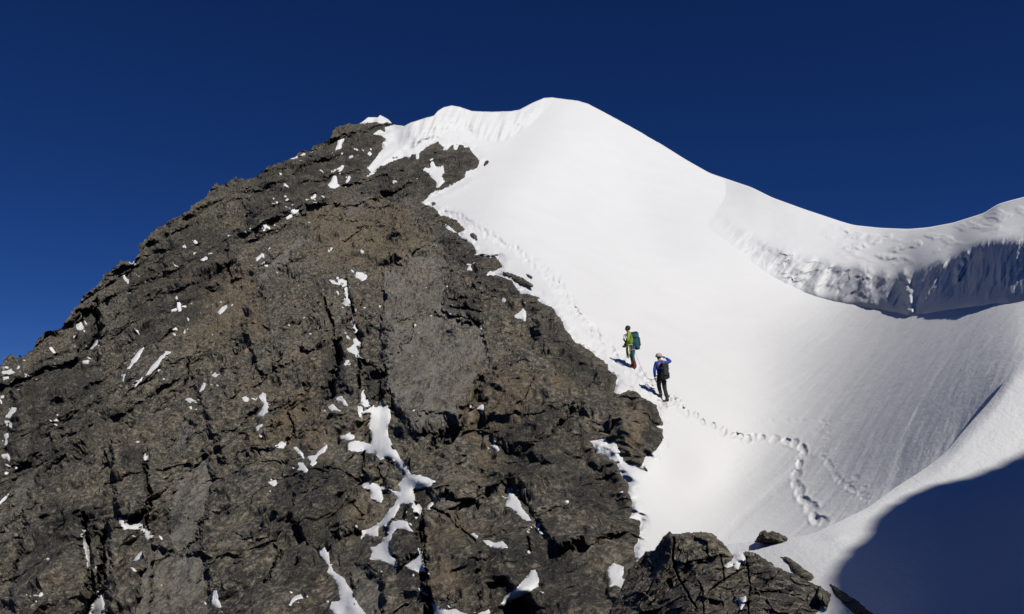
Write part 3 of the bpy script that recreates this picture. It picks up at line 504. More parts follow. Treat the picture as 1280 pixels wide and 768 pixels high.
PLATES = [  # blocks that stand out of the face and recesses between them: outline, metres, softness px
 ([(480, 345), (512, 322), (560, 330), (606, 405), (614, 455), (575, 525), (520, 535), (484, 490), (474, 420)], .55, 3), ([(455, 452), (481, 458), (478, 507), (463, 503)], -.6, 3), ([(526, 640), (570, 650), (600, 690), (600, 780), (545, 790), (530, 720)], .7, 3),
 ([(140, 555), (182, 552), (185, 640), (146, 648)], .6, 3), ([(140, 652), (190, 662), (186, 790), (134, 790)], .45, 3), ([(30, 640), (104, 652), (106, 790), (20, 790)], .5, 4), ([(555, 366), (604, 366), (606, 400), (580, 408), (553, 388)], .5, 2),
 ([(770, 492), (800, 490), (827, 530), (822, 560), (800, 582), (775, 560), (745, 545)], .04, 5), ([(376, 435), (424, 428), (412, 500), (384, 510)], -.8, 5), ([(430, 355), (452, 362), (456, 420), (440, 412)], .5, 2), ([(484, 655), (520, 625), (524, 690), (500, 705), (486, 690)], .6, 2.5),
 ([(440, 708), (525, 690), (534, 780), (440, 790)], .4, 4), ([(240, 470), (330, 440), (345, 560), (280, 580)], .55, 6), ([(330, 350), (420, 360), (405, 430), (330, 470), (300, 410)], .5, 6), ([(96, 395), (122, 380), (124, 432), (98, 440)], -1.0, 3),
 ([(600, 470), (690, 440), (720, 500), (660, 560), (605, 545)], .5, 6), ([(640, 600), (735, 590), (780, 660), (700, 690)], .5, 6), ([(380, 590), (448, 585), (455, 660), (400, 690), (360, 650)], .5, 5), ([(190, 300), (260, 270), (285, 330), (220, 360)], .6, 8), ([(300, 230), (390, 200), (410, 250), (320, 290)], .6, 8),
 ([(20, 470), (120, 470), (110, 560), (10, 580)], .6, 8), ([(470, 560), (560, 545), (640, 590), (600, 630), (545, 620)], .45, 5)]
for poly, hgt, soft in PLATES:
    P = np.array(poly); m = (PX > P[:, 0].min()-20) & (PX < P[:, 0].max()+20) & (PY > P[:, 1].min()-20) & (PY < P[:, 1].max()+20)
    sdp = poly_sd(poly, PX[m], PY[m]) + wob[m]*1.1
    RR[m] += 1.4*hgt*sstep(0, 18, -SDM[m])*sstep(-soft, soft, sdp)*(1 if hgt < 0 else sstep(90, 0, sdp)*.5+.5)
# dark rock boss and the rim stand proud of the snow
RR += .12*sstep(-26, -4, SDM)*sstep(2, -3, SDM)

def backs(V, rows=9, top_row=None):
    """the far side of the ridge falls away behind the skyline"""
    out = []
    for k in range(rows, 0, -1):
        s = 1.7**k*.35
        out.append(top_row + np.array([0, s*1.0, -s*.75]) + np.stack([0*top_row[:, 0], 0*top_row[:, 0], .12*s*vnoise(top_row*.4+k, 61)], -1))
    return np.stack(out)

def skirt(row): return row + np.array([0, -6., -45.])

def win(x0, x1, y0, y1, pad_=8):
    c0 = max(0, np.searchsorted(xs, x0-pad_)-1); c1 = min(NC, np.searchsorted(xs, x1+pad_)+1)
    rows = np.where(((PY[:, c0:c1] > y0-pad_) & (PY[:, c0:c1] < y1+pad_)).any(1))[0]
    return rows[0], rows[-1]+1, c0, c1
PSD = []
hollow = np.zeros(PX.shape); near_p = np.zeros(PX.shape)
for polys, label in PATCHES:
    allp = np.array(sum(polys, []))
    w = win(allp[:, 0].min(), allp[:, 0].max(), allp[:, 1].min(), allp[:, 1].max())
    s_ = (slice(w[0], w[1]), slice(w[2], w[3]))
    sd = np.max([poly_sd(P, PX[s_], PY[s_]) for P in polys], 0) + (warp[s_]*.5 + .9*vnoise(np.stack([PX[s_]/3.1, PY[s_]/3.1, PX[s_]*0], -1), 9))*min(1., np.ptp(allp, 0).max()/25.) + .35
    PSD.append((w, sd)); hollow[s_] = np.maximum(hollow[s_], np.clip((sd-.6)*.14, 0, .9)); near_p[s_] = np.maximum(near_p[s_], sstep(-7, -.5, sd))
RRB = blur(RR + .5*HF, 40); RRW = RRB
for _ in range(3): RRW = box(box(RRW, 14, 0), 14, 1)
HF *= 1 - .85*near_p
nz_ = sstep(-45, -6, SDM)
RR = RR*(1-nz_) + (RRW + np.clip(RR-RRW, -.45, .45))*nz_
# ---- rock
RV = at(PX, PY, BY - RR + np.clip((SDM-1.5)*.22, 0, 4) + hollow) + NRM*HF[..., None]
keep = (SDM < 46); kq = keep[1:, 1:] & keep[:-1, :-1] & keep[1:, :-1] & keep[:-1, 1:]
nb = 9
V = np.concatenate([backs(RV, nb, RV[0]), RV, skirt(RV[-1])[None]])
kfull = np.zeros((NR+nb, NC-1), bool); kfull[nb:-1] = kq; kfull[:nb] = kq[0]; kfull[-1] = True
pad = lambda a: np.concatenate([np.repeat(a[:1], nb, 0), a, a[-1:]])
q = grid_quads(NR+nb+1, NC, kfull)
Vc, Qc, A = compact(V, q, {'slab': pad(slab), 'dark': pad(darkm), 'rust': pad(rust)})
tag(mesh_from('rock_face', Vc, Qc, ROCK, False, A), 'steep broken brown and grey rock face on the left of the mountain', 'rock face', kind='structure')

# ---- snow slope and bowl
def snow_surface(sd, thick, soft):
    t = thick*np.tanh(np.maximum(sd, 0)/soft) + np.minimum(sd, 0)*.25
    w = sstep(0, 16, sd)
    return RR*(1-w) + RRW*w, t
base_r, th = snow_surface(SDM, .16, 10.)
ps = BP
fl = np.array([-.62, -.55, -.56]); fl /= np.linalg.norm(fl); cr = np.array([.7, -.7, 0.]); cr /= np.linalg.norm(cr)
pa = np.stack([ps@cr, (ps@fl)*.16, ps[..., 2]*.25], -1)
bowl = sstep(880, 1040, PX)*sstep(330, 430, PY)
rel = .06*bowl*fbm(pa*1.1, 3, 71) + .028*bowl*fbm(pa*4.2, 3, 72) + .02*fbm(ps*.35, 3, 73) + .012*fbm(ps*np.array([.8, 2.2, 2.2])*1.6, 3, 74)
rel += .04*bowl*sstep(.15, .0, np.abs(vnoise(pa*.45, 75)))*-1
# churned trail along the ridge
td = line_d(TRAIL, PX, PY)
rel += .09*sstep(11, 3, td)*fbm(ps*3.2, 3, 77)
# old track low in the bowl
OT = [(840+x/2.087, 400+y/2.087) for x, y in [(395,268),(405,300),(398,345),(410,385),(440,420),(470,440),(510,470)]]
rel += .05*sstep(9, 2, line_d(OT, PX, PY))*fbm(ps*5.0, 3, 78)
# runnel under the tracks
RN = [(1012,575),(985,598),(955,622),(925,650),(905,672)]
rel += -.05*sstep(9, 1, line_d(RN, PX, PY)+warp*.8)
RN2 = [(1105,415),(1085,445),(1060,475),(1040,510),(1022,540)]
rel += -.05*sstep(10, 1, line_d(RN2, PX, PY)+warp*.8)
# the low cornice along the summit ridge
LL2 = [(480, 165), (500, 188), (520, 186), (540, 178), (560, 166), (580, 164), (600, 176), (618, 180), (635, 176), (655, 162), (672, 150), (690, 132)]
l2 = lerp_line(LL2, PX); fr_ = np.clip((l2-PY)/np.maximum(l2-top, 4), 0, 1)
mL = sstep(492, 520, PX)*sstep(692, 655, PX)*sstep(-.02, .10, (l2-PY)/40.)
rel += mL*(1.8*sstep(0, .6, fr_) + .55*fbm(np.stack([PX/9.+PY*.04, PY/40., PX*0], -1), 3, 111) + .12*fbm(ps*.9, 3, 112) + .10*fbm(np.stack([PX/60., PY/2.6, PX*0], -1), 2, 113))
# wind step across the upper slope: the crest that parts the grey and the white snow
SY = BY - base_r - th - (rel + dents(PX, PY, BY))*sstep(-.5, 5, SDM)
SV = at(PX, PY, SY) + NRM*(HF*sstep(5, 0, SDM))[..., None]
keep = SDM > -5; kq = keep[1:, 1:] & keep[:-1, :-1] & keep[1:, :-1] & keep[:-1, 1:]
V = np.concatenate([backs(SV, nb, SV[0]), SV])
kfull = np.zeros((NR+nb-1, NC-1), bool); kfull[nb:] = kq; kfull[:nb] = kq[0]
Vc, Qc, _ = compact(V, grid_quads(NR+nb, NC, kfull))
def snowY(x, y):
    c = int(np.argmin(np.abs(xs-x))); r = int(np.argmin(np.abs(PY[:, c]-y))); return float(SY[r, c])
tag(mesh_from('snow_slope', Vc, Qc, SNOW), 'broad white snow slope falling from the summit into the bowl', 'snow slope', kind='structure')

# ---- snow patches on the rock, each its own object
def surf_patch(sd, thick, soft, name, m0, mat=SNOW):
    r0, r1, c0, c1 = m0
    s_ = (slice(r0, r1), slice(c0, c1))
    t = thick*np.tanh(np.maximum(sd, 0)/soft) + np.minimum(sd, 0)*.10
    w = sstep(-.5, 2.5, sd)*.95
    Yp = BY[s_] - (RR[s_]*(1-w) + RRB[s_]*w) - t - .025*fbm(BP[s_]*1.6, 2, 81)*w
    k = sd > -2.2; kq = k[1:, 1:] | k[:-1, :-1] | k[1:, :-1] | k[:-1, 1:]
    if not kq.any(): return None
    Vc, Qc, _ = compact(at(PX[s_], PY[s_], Yp) + NRM[s_]*(HF[s_]*(1-w))[..., None], grid_quads(r1-r0, c1-c0, kq))
    return mesh_from(name, Vc, Qc, mat)
for (polys, label), (w, sd) in zip(PATCHES, PSD):
    o = surf_patch(sd, .10, 4., 'snow_patch', w)
    if o: tag(o, label, 'snow patch', 'snow patches on the rock face')
# crumbs of snow
for polys, label in PATCHES:
    for P in polys:
        for j in range(3 if len(P) < 9 else 7):
            x_, y_ = P[rg.randrange(len(P))]
            FLECKS.append(((x_+rg.gauss(0, 6), y_+rg.gauss(2, 5)), (0, 0)))
for j in range(60): FLECKS.append(((rg.uniform(5, 560), rg.uniform(200, 520)), (0, 0)))
nbig = 42
fv, fq, off = [], [], 0
for (ox, oy), (x, y) in FLECKS:
    cx, cy = ox+x/4., oy+y/4.
    if cy < lerp_line(TOP, cx)+6 and len(fv) >= nbig or cy > 765 or cx < 2: continue
    w = win(cx-3, cx+3, cy-3, cy+3, 3); s_ = (slice(w[0], w[1]), slice(w[2], w[3]))
    e = rg.uniform(.6, 1.2); an = rg.uniform(-.6, .6)
    dx, dy = PX[s_]-cx, PY[s_]-cy
    fi_ = len(fv); rad = 1.9 if fi_ < nbig else rg.uniform(.7, 1.5)
    if fi_ >= nbig and (float(poly_sd(EDGE, np.array([cx]), np.array([cy]))[0]) > -4 or cy < lerp_line(TOP, cx)+6): continue
    sd = rad - np.sqrt(((dx*math.cos(an)-dy*math.sin(an))*e*.8)**2 + ((dx*math.sin(an)+dy*math.cos(an))/e*1.1)**2) + warp[s_]*.4
    Yp = BY[s_] - RR[s_] - .1*np.tanh(np.maximum(sd, 0)/2) - np.minimum(sd, 0)*.1
    k = sd > -1.5; kq = k[1:, 1:] & k[:-1, :-1]
    if not kq.any(): continue
    Vc, Qc, _ = compact(at(PX[s_], PY[s_], Yp) + NRM[s_]*HF[s_][..., None], grid_quads(w[1]-w[0], w[3]-w[2], kq))
    fv.append(Vc); fq.append(Qc+off); off += len(Vc)
tag(mesh_from('snow_crumbs', np.concatenate(fv), np.concatenate(fq), SNOW), 'tiny scattered crumbs of snow caught in the rock face', 'snow crumbs', kind='stuff')

# ------------------------------------------------------------------ cornices: roof, lip, wall, drawn along the ridge
def cornice(name, x0, x1, n, L0, L1, L2, Y0, Y1, Y2, flute, label, blend=None, nroof=46, nwall=64, mat=ICE, extra=None):
    cx = np.linspace(x0, x1, n)
    l0 = lerp_line(L0, cx) - .5; l1 = lerp_line(L1, cx); l2 = lerp_line(L2, cx)
    y0, y1, y2 = lerp_line(Y0, cx), lerp_line(Y1, cx), lerp_line(Y2, cx)
    l1 = l1 + 2.0*fbm(np.stack([cx/55., 0*cx, 0*cx+.4], -1), 2, 91); l2 = l2 + 4*fbm(np.stack([cx/22., 0*cx, 0*cx+.8], -1), 3, 92)
    S = np.concatenate([np.linspace(0, 1, nroof)[:-1], np.linspace(1, 2, nwall)[:-1], np.linspace(2, 2.35, 8)])[:, None]
    def soft_x(a, w):
        w = max(1, int(w*n/(x1-x0))); k = np.hanning(2*w+3); k /= k.sum()
        return np.convolve(np.pad(a, w+1, mode='reflect', reflect_type='odd'), k, 'valid')
    l0 = soft_x(l0, 9); l1 = soft_x(l1, 26); l2 = soft_x(l2, 16); y0 = soft_x(y0, 45); y1 = soft_x(y1, 45); y2 = soft_x(y2, 45)
    def prof(a, b, c, ext):
        r = np.where(S < 1, a+(b-a)*S, np.where(S < 2, b+(c-b)*(S-1), c+ext*(S-2)/.35))
        for _ in range(45):                      # wind rounds the lip
            r[1:-1] = .25*r[:-2]+.5*r[1:-1]+.25*r[2:]
        return r
    py = prof(l0, l1, l2, 10.); Y = prof(y0, y1, y2, .15)
    px = np.broadcast_to(cx, py.shape)
    P = at(px, py, Y)
    wall = sstep(.85, 1.15, S)*sstep(2.03, 1.62, S)*np.ones_like(py)
    off = flute(px, py, P, S*np.ones_like(py), wall)
    if blend is not None:
        k = blend(px)
        Y = np.exp(_fb(px, py))*(1-k) + Y*k - .12*k + .5*(1-k) + .30*k*sstep(1110, 1040, px)
        off = off*k
    V = at(px, py, Y - off)
    nr = V.shape[0]
    V = np.concatenate([backs(V, 9, V[0]), V])
    Q = grid_quads(nr+9, n)
    return tag(mesh_from(name, V, Q, mat), label, 'cornice', kind='structure')

RL0 = [(x, y) for x, y in TOP if x >= 760]
RL1 = [(820, 184), (850, 212), (870, 235), (890, 258), (930, 288), (960, 304), (1000, 318), (1040, 328), (1070, 336), (1100, 342), (1132, 345), (1142, 339), (1165, 326), (1190, 319), (1215, 303), (1240, 297), (1280, 295), (1420, 262)]
RL2 = [(820, 190), (850, 222), (870, 246), (885, 274), (895, 285), (920, 318), (950, 340), (990, 361), (1030, 375), (1060, 381), (1100, 386), (1125, 392), (1140, 398), (1160, 392), (1200, 386), (1240, 382), (1280, 378), (1420, 345)]
RY0 = [(820, 84.5), (860, 81.5), (890, 78), (960, 71), (1050, 65), (1100, 62), (1160, 54.5), (1230, 46.5), (1280, 41), (1420, 31)]
_cx = np.linspace(820, 1420, 121)
def slopeY(x, y):
    c = int(np.argmin(np.abs(xs-x))); r = int(np.argmin(np.abs(PY[:, c]-y))); return float(SY[r, c])
RY2 = [(x, slopeY(x, lerp_line(RL2, x))) for x in _cx]
RY1 = [(x, y + lerp_line([(820, .8), (890, 2.6), (960, 2.6), (1030, 3.0), (1060, 3.8), (1100, 5.2), (1125, 5.6), (1140, 4.8), (1160, 5.2), (1200, 5.4), (1240, 4.0), (1280, 2.5), (1320, 1.9), (1420, 1.8)], x)) for x, y in RY2]
def flute_right(px, py, P, S, wall):
    along = np.stack([px*.045, P[..., 2]*.10, px*0], -1)
    sc = sstep(870, 930, px)*sstep(1150, 1120, px)
    lowr = sstep(.6, 1.4, S)
    o = wall*sc*(.55*fbm(np.stack([px/50. + py*.012, P[..., 2]*.2, px*0+2.], -1), 2, 101) + lowr*(.30*fbm(np.stack([px/15. + py*.05, P[..., 2]*.55, px*0], -1), 3, 102) + .30*fbm(P*.55, 3, 109) + .05*ridged(P*1.1, 2, 110)) + wall*sstep(900, 980, px)*.13*facets(P/np.array([1.3, 1.3, 1.7]) + .3*np.stack([vnoise(P*.9, 118), vnoise(P*.9, 119), vnoise(P*.9, 120)], -1), 21, .8, .05))
    rib = sum(a*np.exp(-((px-c-(py-370)*.1)/w)**2) for c, w, a in [(1085, 9, .6), (1108, 7, .35), (1134, 7.5, 1.1)])*(.75+.5*fbm(np.stack([px/9., py/9., px*0], -1), 2, 117))
    o = o + rib*sstep(.7, 1.1, S)*sstep(2.1, 1.85, S)
    dk = sstep(1136, 1150, px)
    o = o + wall*dk*(.09*fbm(np.stack([px/6., P[..., 2]*.5, px*0], -1), 3, 103) + .32*fbm(P*.6, 3, 104) + .12*ridged(P*1.2, 3, 116))
    for c, r, w, a in [(1198, 338, 5, .7), (1203, 326, 4, .6), (1178, 330, 7, .35), (1209, 318, 4, .5), (1196, 348, 4, .5)]:
        o = o + a*np.exp(-(((px-c)/w)**2+((py-r)/(w*1.3))**2))
    crust = sstep(.0, .2, S)*sstep(1.0, .6, S)
    o = o + .24*crust*sstep(1000, 1080, px)*ridged(np.stack([px/16., py/5., px*0], -1), 3, 105)*sstep(.0, .35, fbm(np.stack([px/30., py/12., px*0], -1), 2, 106)+.1)
    o = o + .10*fbm(P*.5, 3, 107) + .02*fbm(P*2.5, 2, 108)*(S > .8)
    return o
cornice('snow_cornice', 822, 1420, 800, RL0, RL1, RL2, RY0, RY1, RY2, flute_right, 'wind-carved snow cornice with a fluted grey wall along the right ridge', lambda x: sstep(850, 1000, x))

# ------------------------------------------------------------------ the near snow spur
CREST = [(640, 730), (780, 712), (860, 692), (905, 681), (942, 677), (970, 674), (995, 671.5), (1012, 668.5), (1020, 665.5), (1040, 656.5), (1060, 646.5), (1085, 635), (1122, 607.5), (1155, 587), (1180, 568), (1210, 532), (1240, 499), (1255, 479), (1263, 462), (1280, 449), (1340, 405), (1500, 330), (1800, 230), (2300, 120)]
HB = [(1800, 230, 11.5), (2250, 130, 8.5), (1800, 768, 6.4), (2250, 768, 5.2), (1850, 500, 8.6), (2250, 1000, 3.6), (640, 730, 12.50), (780, 712, 13.00), (905, 681, 13.63), (995, 671, 12.72), (1040, 656, 12.87), (1122, 607, 14.44), (1210, 532, 15.05), (1240, 499, 15.30), (1263, 462, 15.70), (1340, 405, 15.80), (1500, 330, 14.00), (640, 900, 6.50), (900, 768, 10.60), (1040, 768, 8.00), (1160, 768, 7.30), (1280, 768, 7.30), (1450, 768, 7.00), (1280, 620, 13.05), (1280, 520, 14.64), (1150, 670, 11.71), (1060, 700, 10.95), (960, 720, 11.20), (1040, 1000, 4.40), (1280, 1000, 4.30), (1450, 560, 12.28), (700, 1000, 4.40), (1500, 1000, 4.20), (1100, 640, 13.26), (1200, 570, 14.58)]
_fh = tps_fit([(p[0], p[1]) for p in HB], [math.log(p[2]) for p in HB], 1e-4)
_fhs = smooth_field(_fh, 500, 2320, 60, 1100, 8, 4)
def humpY(px, py): return np.exp(_fhs(px, py))
hx = np.concatenate([np.arange(880, 1294, 1.6), np.linspace(1300, 1500, 24), np.linspace(1515, 2200, 30)]); hv = np.linspace(0, 1, 250)**1.35
hc = lerp_line(CREST, hx); kk = np.array([1, 4, 6, 4, 1])/16.
hc = np.convolve(np.pad(hc, 6, mode='edge'), np.ones(13)/13, 'valid') + .5*fbm(np.stack([hx/9., 0*hx, 0*hx], -1), 3, 120)*sstep(1120, 1040, hx)
HX = np.broadcast_to(hx, (len(hv), len(hx))); HY = hc + (1000-hc)*hv[:, None]
HYY = humpY(HX, HY); HP = at(HX, HY, HYY)
dcr = HY - hc
soft = sstep(1060, 1200, HX)
bul = (.08+.20*soft)*(1-(1-np.clip(dcr/(8+14*soft), 0, 1))**2)
rel = .035*fbm(HP*.55, 4, 121) + .012*fbm(HP*2.2, 3, 122)
# a small overhanging lip and old prints in the snow by the edge
for x, y, w, h, a in [(1045, 671, 16, 7, .10), (1070, 668, 22, 6, .07), (1095, 742, 60, 5, -.035), (1150, 725, 40, 6, .03), (1170, 662, 12, 5, -.05), (1120, 660, 14, 5, -.03), (1225, 700, 30, 7, .03), (1200, 740, 12, 6, -.05)]:
    rel += a*np.exp(-(((HX-x)/w)**2+((HY-y)/h)**2))
HV = at(HX, HY, HYY - bul*.6 - rel)
hb = []
for k in range(12, 0, -1):
    s = .06*1.45**k
    rd = HV[0]*np.array([1, 1, 0]); rd /= np.linalg.norm(rd, axis=1, keepdims=True)
    hb.append(HV[0] + rd*s + np.array([0, 0, -.06*s-.20*s*s]))
hb = np.stack(hb)
tail = [HV[-1]*np.array([1, 0, 1]) + np.array([0, y_, -.12]) for y_ in (2.5, 0., -4., -9.)]
tail.append(tail[-1] + np.array([0, -6, -8.]))
V = np.concatenate([hb, HV, np.stack(tail)])
tag(mesh_from('snow_spur', V, grid_quads(V.shape[0], V.shape[1]), SNOW), 'near rounded snow spur rising to the right, half in shadow', 'snow ground', kind='structure')

# ------------------------------------------------------------------ near rocks: each outline gets its own distance, thickness and back
def outcrop(name, poly, Yf, bulge, edge, step, mat, label, cat='rock', group=None, rough=1.0, cell=1.0, cracks=(), seed=0, dark=0., kind=None):
    P = np.array(poly, float)
    gx = np.arange(P[:, 0].min()-3, P[:, 0].max()+3, step); gy = np.arange(P[:, 1].min()-3, P[:, 1].max()+3, step)
    X, Yg = np.meshgrid(gx, gy)
    sc = float(Yf(P[:, 0].mean(), P[:, 1].mean()))/F                                   # metres per photo pixel here
    sd = poly_sd(poly, X, Yg) + (vnoise(np.stack([X/7., Yg/7., X*0+seed], -1), 130)*1.6 + vnoise(np.stack([X/2.6, Yg/2.6, X*0+seed], -1), 131)*.8)*min(1., (P[:, 0].max()-P[:, 0].min())/60.)
    Y0 = Yf(X, Yg); p = at(X, Yg, Y0)
    k = 1-np.exp(-np.maximum(sd, 0)/edge)
    ca, sa = math.cos(math.radians(32)), math.sin(math.radians(32))
    q = np.stack([(p[..., 0]*ca+p[..., 2]*sa)*1.25, p[..., 1], (-p[..., 0]*sa+p[..., 2]*ca)*.8], -1) + seed*3.7
    q = q + .12*cell*np.stack([vnoise(p*2./cell, 132), vnoise(p*2./cell, 133), vnoise(p*2./cell, 134)], -1)
    r = rough*cell*(.42*facets(q/(1.5*cell), 11, .8, .25) + .20*facets(q/(.62*cell), 12, .8, .3) + .085*facets(q/(.26*cell), 13, .8, .35) + .035*facets(q/(.11*cell), 14, .8, .35) + .05*ridged(q/(.35*cell), 3, 135) + .012*fbm(q/(.05*cell), 3, 136))
    r = (r + rough*cell*.38*fbm(q/(1.1*cell), 3, 138))*np.clip(np.maximum(sd, 0)/edge*1.2, .12, 1)
    for pts, w, d in cracks:
        r = r - d*sstep(w, w*.3, line_d(pts, X + 1.5*vnoise(np.stack([X/6., Yg/6., X*0], -1), 137), Yg))
    front = at(X, Yg, Y0 - bulge*k - r); back = at(X, Yg, Y0 + .8*bulge*k + .05 + .0*r)
    keep = sd > -.3; kq = keep[1:, 1:] & keep[:-1, :-1] & keep[1:, :-1] & keep[:-1, 1:]
    n = X.size
    qa = grid_quads(*X.shape, kq); qb = qa[:, ::-1] + n
    # close the rim
    e = {}
    for f in qa:
        for a, b in zip(f, np.roll(f, -1)):
            if (b, a) in e: del e[(b, a)]
            else: e[(a, b)] = 1
    rim = np.array([(b, a, a+n, b+n) for a, b in e], dtype=np.int64).reshape(-1, 4)
    Vv = np.concatenate([front.reshape(-1, 3), back.reshape(-1, 3)])
    at_ = {'dark': np.concatenate([np.full(n, dark)]*2), 'slab': np.zeros(2*n), 'rust': np.zeros(2*n)}
    Vc, Qc, A = compact(Vv, np.concatenate([qa, qb, rim]), at_)
    c = Vc.mean(0); c = np.array([c[0], c[1], Vc[:, 2].min()])
    o = mesh_from(name, Vc - c, Qc, mat, False, A); o.location = c
    tag(o, label, cat, group, kind)
    return o, X, Yg, Y0 - bulge*k - r

OUT = [(735, 900), (748, 800), (762, 768), (772, 745), (786, 712), (795, 703), (801, 696), (806, 690), (818, 687), (826, 675), (832, 667), (838, 664.5), (843, 668), (860, 665.5), (880, 665), (892, 668), (905, 680), (914, 691), (919, 697),
       (924, 692), (931, 690), (945, 691), (960, 701), (970, 708), (990, 717), (1010, 726), (1030, 736), (1039, 743), (1040, 768), (1038, 800), (1045, 900)]
_fo = tps_fit([(735, 768), (770, 740), (800, 697), (840, 665), (900, 680), (960, 701), (1039, 743), (1039, 850), (850, 768), (950, 768), (780, 900), (1000, 900)],
              [math.log(v) for v in (12.0, 12.6, 12.9, 12.0, 11.2, 10.3, 9.1, 7.8, 10.0, 9.0, 9.0, 7.4)], 1e-4)
oY = lambda x, y: np.exp(_fo(x, y))
ocr = [(Q4(O8, [(968, 385), (968, 430), (962, 480), (972, 530), (1000, 600), (1030, 650), (1055, 700), (1085, 735)]), 1.9, .22), (Q4(O8, [(1090, 600), (1115, 650), (1110, 690), (1120, 768)]), 1.5, .16), (Q4(O8, [(1200, 470), (1215, 530), (1220, 600)]), 1.6, .16),
       (Q4(OX, [(290, 480), (305, 590), (310, 640), (300, 720), (305, 800)]), 1.5, .16)]
outo, oxg, oyg, ofr = outcrop('rock_outcrop', OUT, oY, .35, 9., 1.0, ROCK_NEAR, 'large cracked near rock outcrop at the bottom, snow behind its crest', 'rock outcrop', cell=.85, rough=1.15, cracks=ocr, seed=1)
# snow lying in its notch and a scrap lower down
for pts, lab in [([(172, 530), (215, 500), (236, 468), (250, 462), (275, 460), (290, 492), (265, 512), (250, 548), (225, 528), (195, 538)], 'bright triangular snow patch in the notch of the near rock outcrop'),
                 ([(250, 690), (290, 675), (292, 705), (268, 745), (258, 768), (253, 720)], 'small snow scrap in a crack of the near rock outcrop')]:
    P = Q4(OX, pts); A_ = np.array(P); m = lambda v, a: np.searchsorted(v, a)
    c0, c1, r0, r1 = m(oxg[0], A_[:, 0].min()-6), m(oxg[0], A_[:, 0].max()+6), m(oyg[:, 0], A_[:, 1].min()-6), m(oyg[:, 0], A_[:, 1].max()+6)
    X_, Y_ = oxg[r0:r1, c0:c1], oyg[r0:r1, c0:c1]
    sd = poly_sd(P, X_, Y_) + .7*vnoise(np.stack([X_/4., Y_/4., X_*0], -1), 140)
    fr = ofr[r0:r1, c0:c1]; sm = fr.copy()
    for _ in range(30): sm[1:-1, 1:-1] = .25*(sm[:-2, 1:-1]+sm[2:, 1:-1]+sm[1:-1, :-2]+sm[1:-1, 2:])
    w = sstep(0, 5, sd); Yp = np.minimum(fr, sm*w+fr*(1-w)) - .10*np.tanh(np.maximum(sd, 0)/4) - np.minimum(sd, 0)*.05
    kp = sd > -2; kq = kp[1:, 1:] & kp[:-1, :-1]
    Vc, Qc, _ = compact(at(X_, Y_, Yp), grid_quads(*X_.shape, kq))
    tag(mesh_from('snow_patch', Vc, Qc, SNOW), lab, 'snow patch', 'snow patches on the near outcrop')

hY = lambda d: (lambda x, y: humpY(x, y) + d)
outcrop('boulder', Q4(OX, [(333, 408), (345, 385), (368, 350), (385, 346), (398, 358), (425, 350), (470, 370), (512, 392), (530, 405), (562, 447), (520, 440), (430, 425)]), lambda x, y: 12.72+0*(x+y), .36, 4., .6, ROCK_NEAR, 'low dark pointed boulder half buried in snow behind the near outcrop', 'boulder', cell=.5, rough=.55, seed=2, dark=.35)
outcrop('boulder', Q4(OX, [(433, 463), (452, 474), (480, 480), (490, 478), (520, 490), (570, 530), (625, 570), (638, 588), (620, 606), (570, 602), (530, 575), (500, 520)]), lambda x, y: humpY(x, y)-.03, .22, 5., .6, ROCK_NEAR, 'flat tan slab of rock leaning in snow beside the near outcrop', 'boulder', cell=.5, rough=.35, seed=3)
outcrop('boulder', [(1034, 730), (1039, 729.5), (1050, 737), (1065, 746), (1082, 757), (1098, 771), (1115, 790), (1082, 782), (1058, 762), (1042, 742)], lambda x, y: humpY(x, y)-.02, .14, 4., .7, ROCK_NEAR, 'narrow dark rock wedge lying in the shadowed snow at the bottom', 'boulder', cell=.4, rough=.3, seed=4, dark=.8)
def bY(d, px_, py_):
    y0 = snowY(px_, py_); b0 = float(baseY(px_, py_))
    return lambda x, y: baseY(x, y) + (y0-b0) - d
SM = [([(626, 338), (632, 340), (640, 342), (655, 348), (666, 356), (668, 360), (660, 359.5), (650, 356), (640, 351), (632, 345)], 'long dark rock sliver poking out of the snow beside the ridge track'),
      ([(656, 342), (661, 343), (666, 346), (665, 348.5), (659, 347)], 'small dark stone just above the long rock sliver in the snow'),
      ([(588, 292), (592, 291), (596, 295), (597, 300), (592, 300.5), (588, 297)], 'small rounded stone in snow left of the track, above the rock sliver'),
      ([(603, 208), (605, 203), (609, 200), (612, 202), (609, 205), (605, 209)], 'lone dark stone in snow at the right tip of the dark boss'),
      ([(539, 253), (543, 252.5), (547, 255), (545, 258), (541, 257)], 'small dark stone at the point where snow meets rock, left of the track'),
      ([(671, 303.5), (674, 303), (675, 306), (672, 307)], 'tiny stone in snow right of the long rock sliver') ]
for k, (pl, lab) in enumerate(SM[:5]):
    outcrop('stone', pl, bY(.06, np.mean([q_[0] for q_ in pl]), np.mean([q_[1] for q_ in pl])), .35, 3., .7, ROCK, lab, 'stone', 'stones in the snow by the ridge track', cell=.8, rough=.7, seed=10+k, dark=.5)

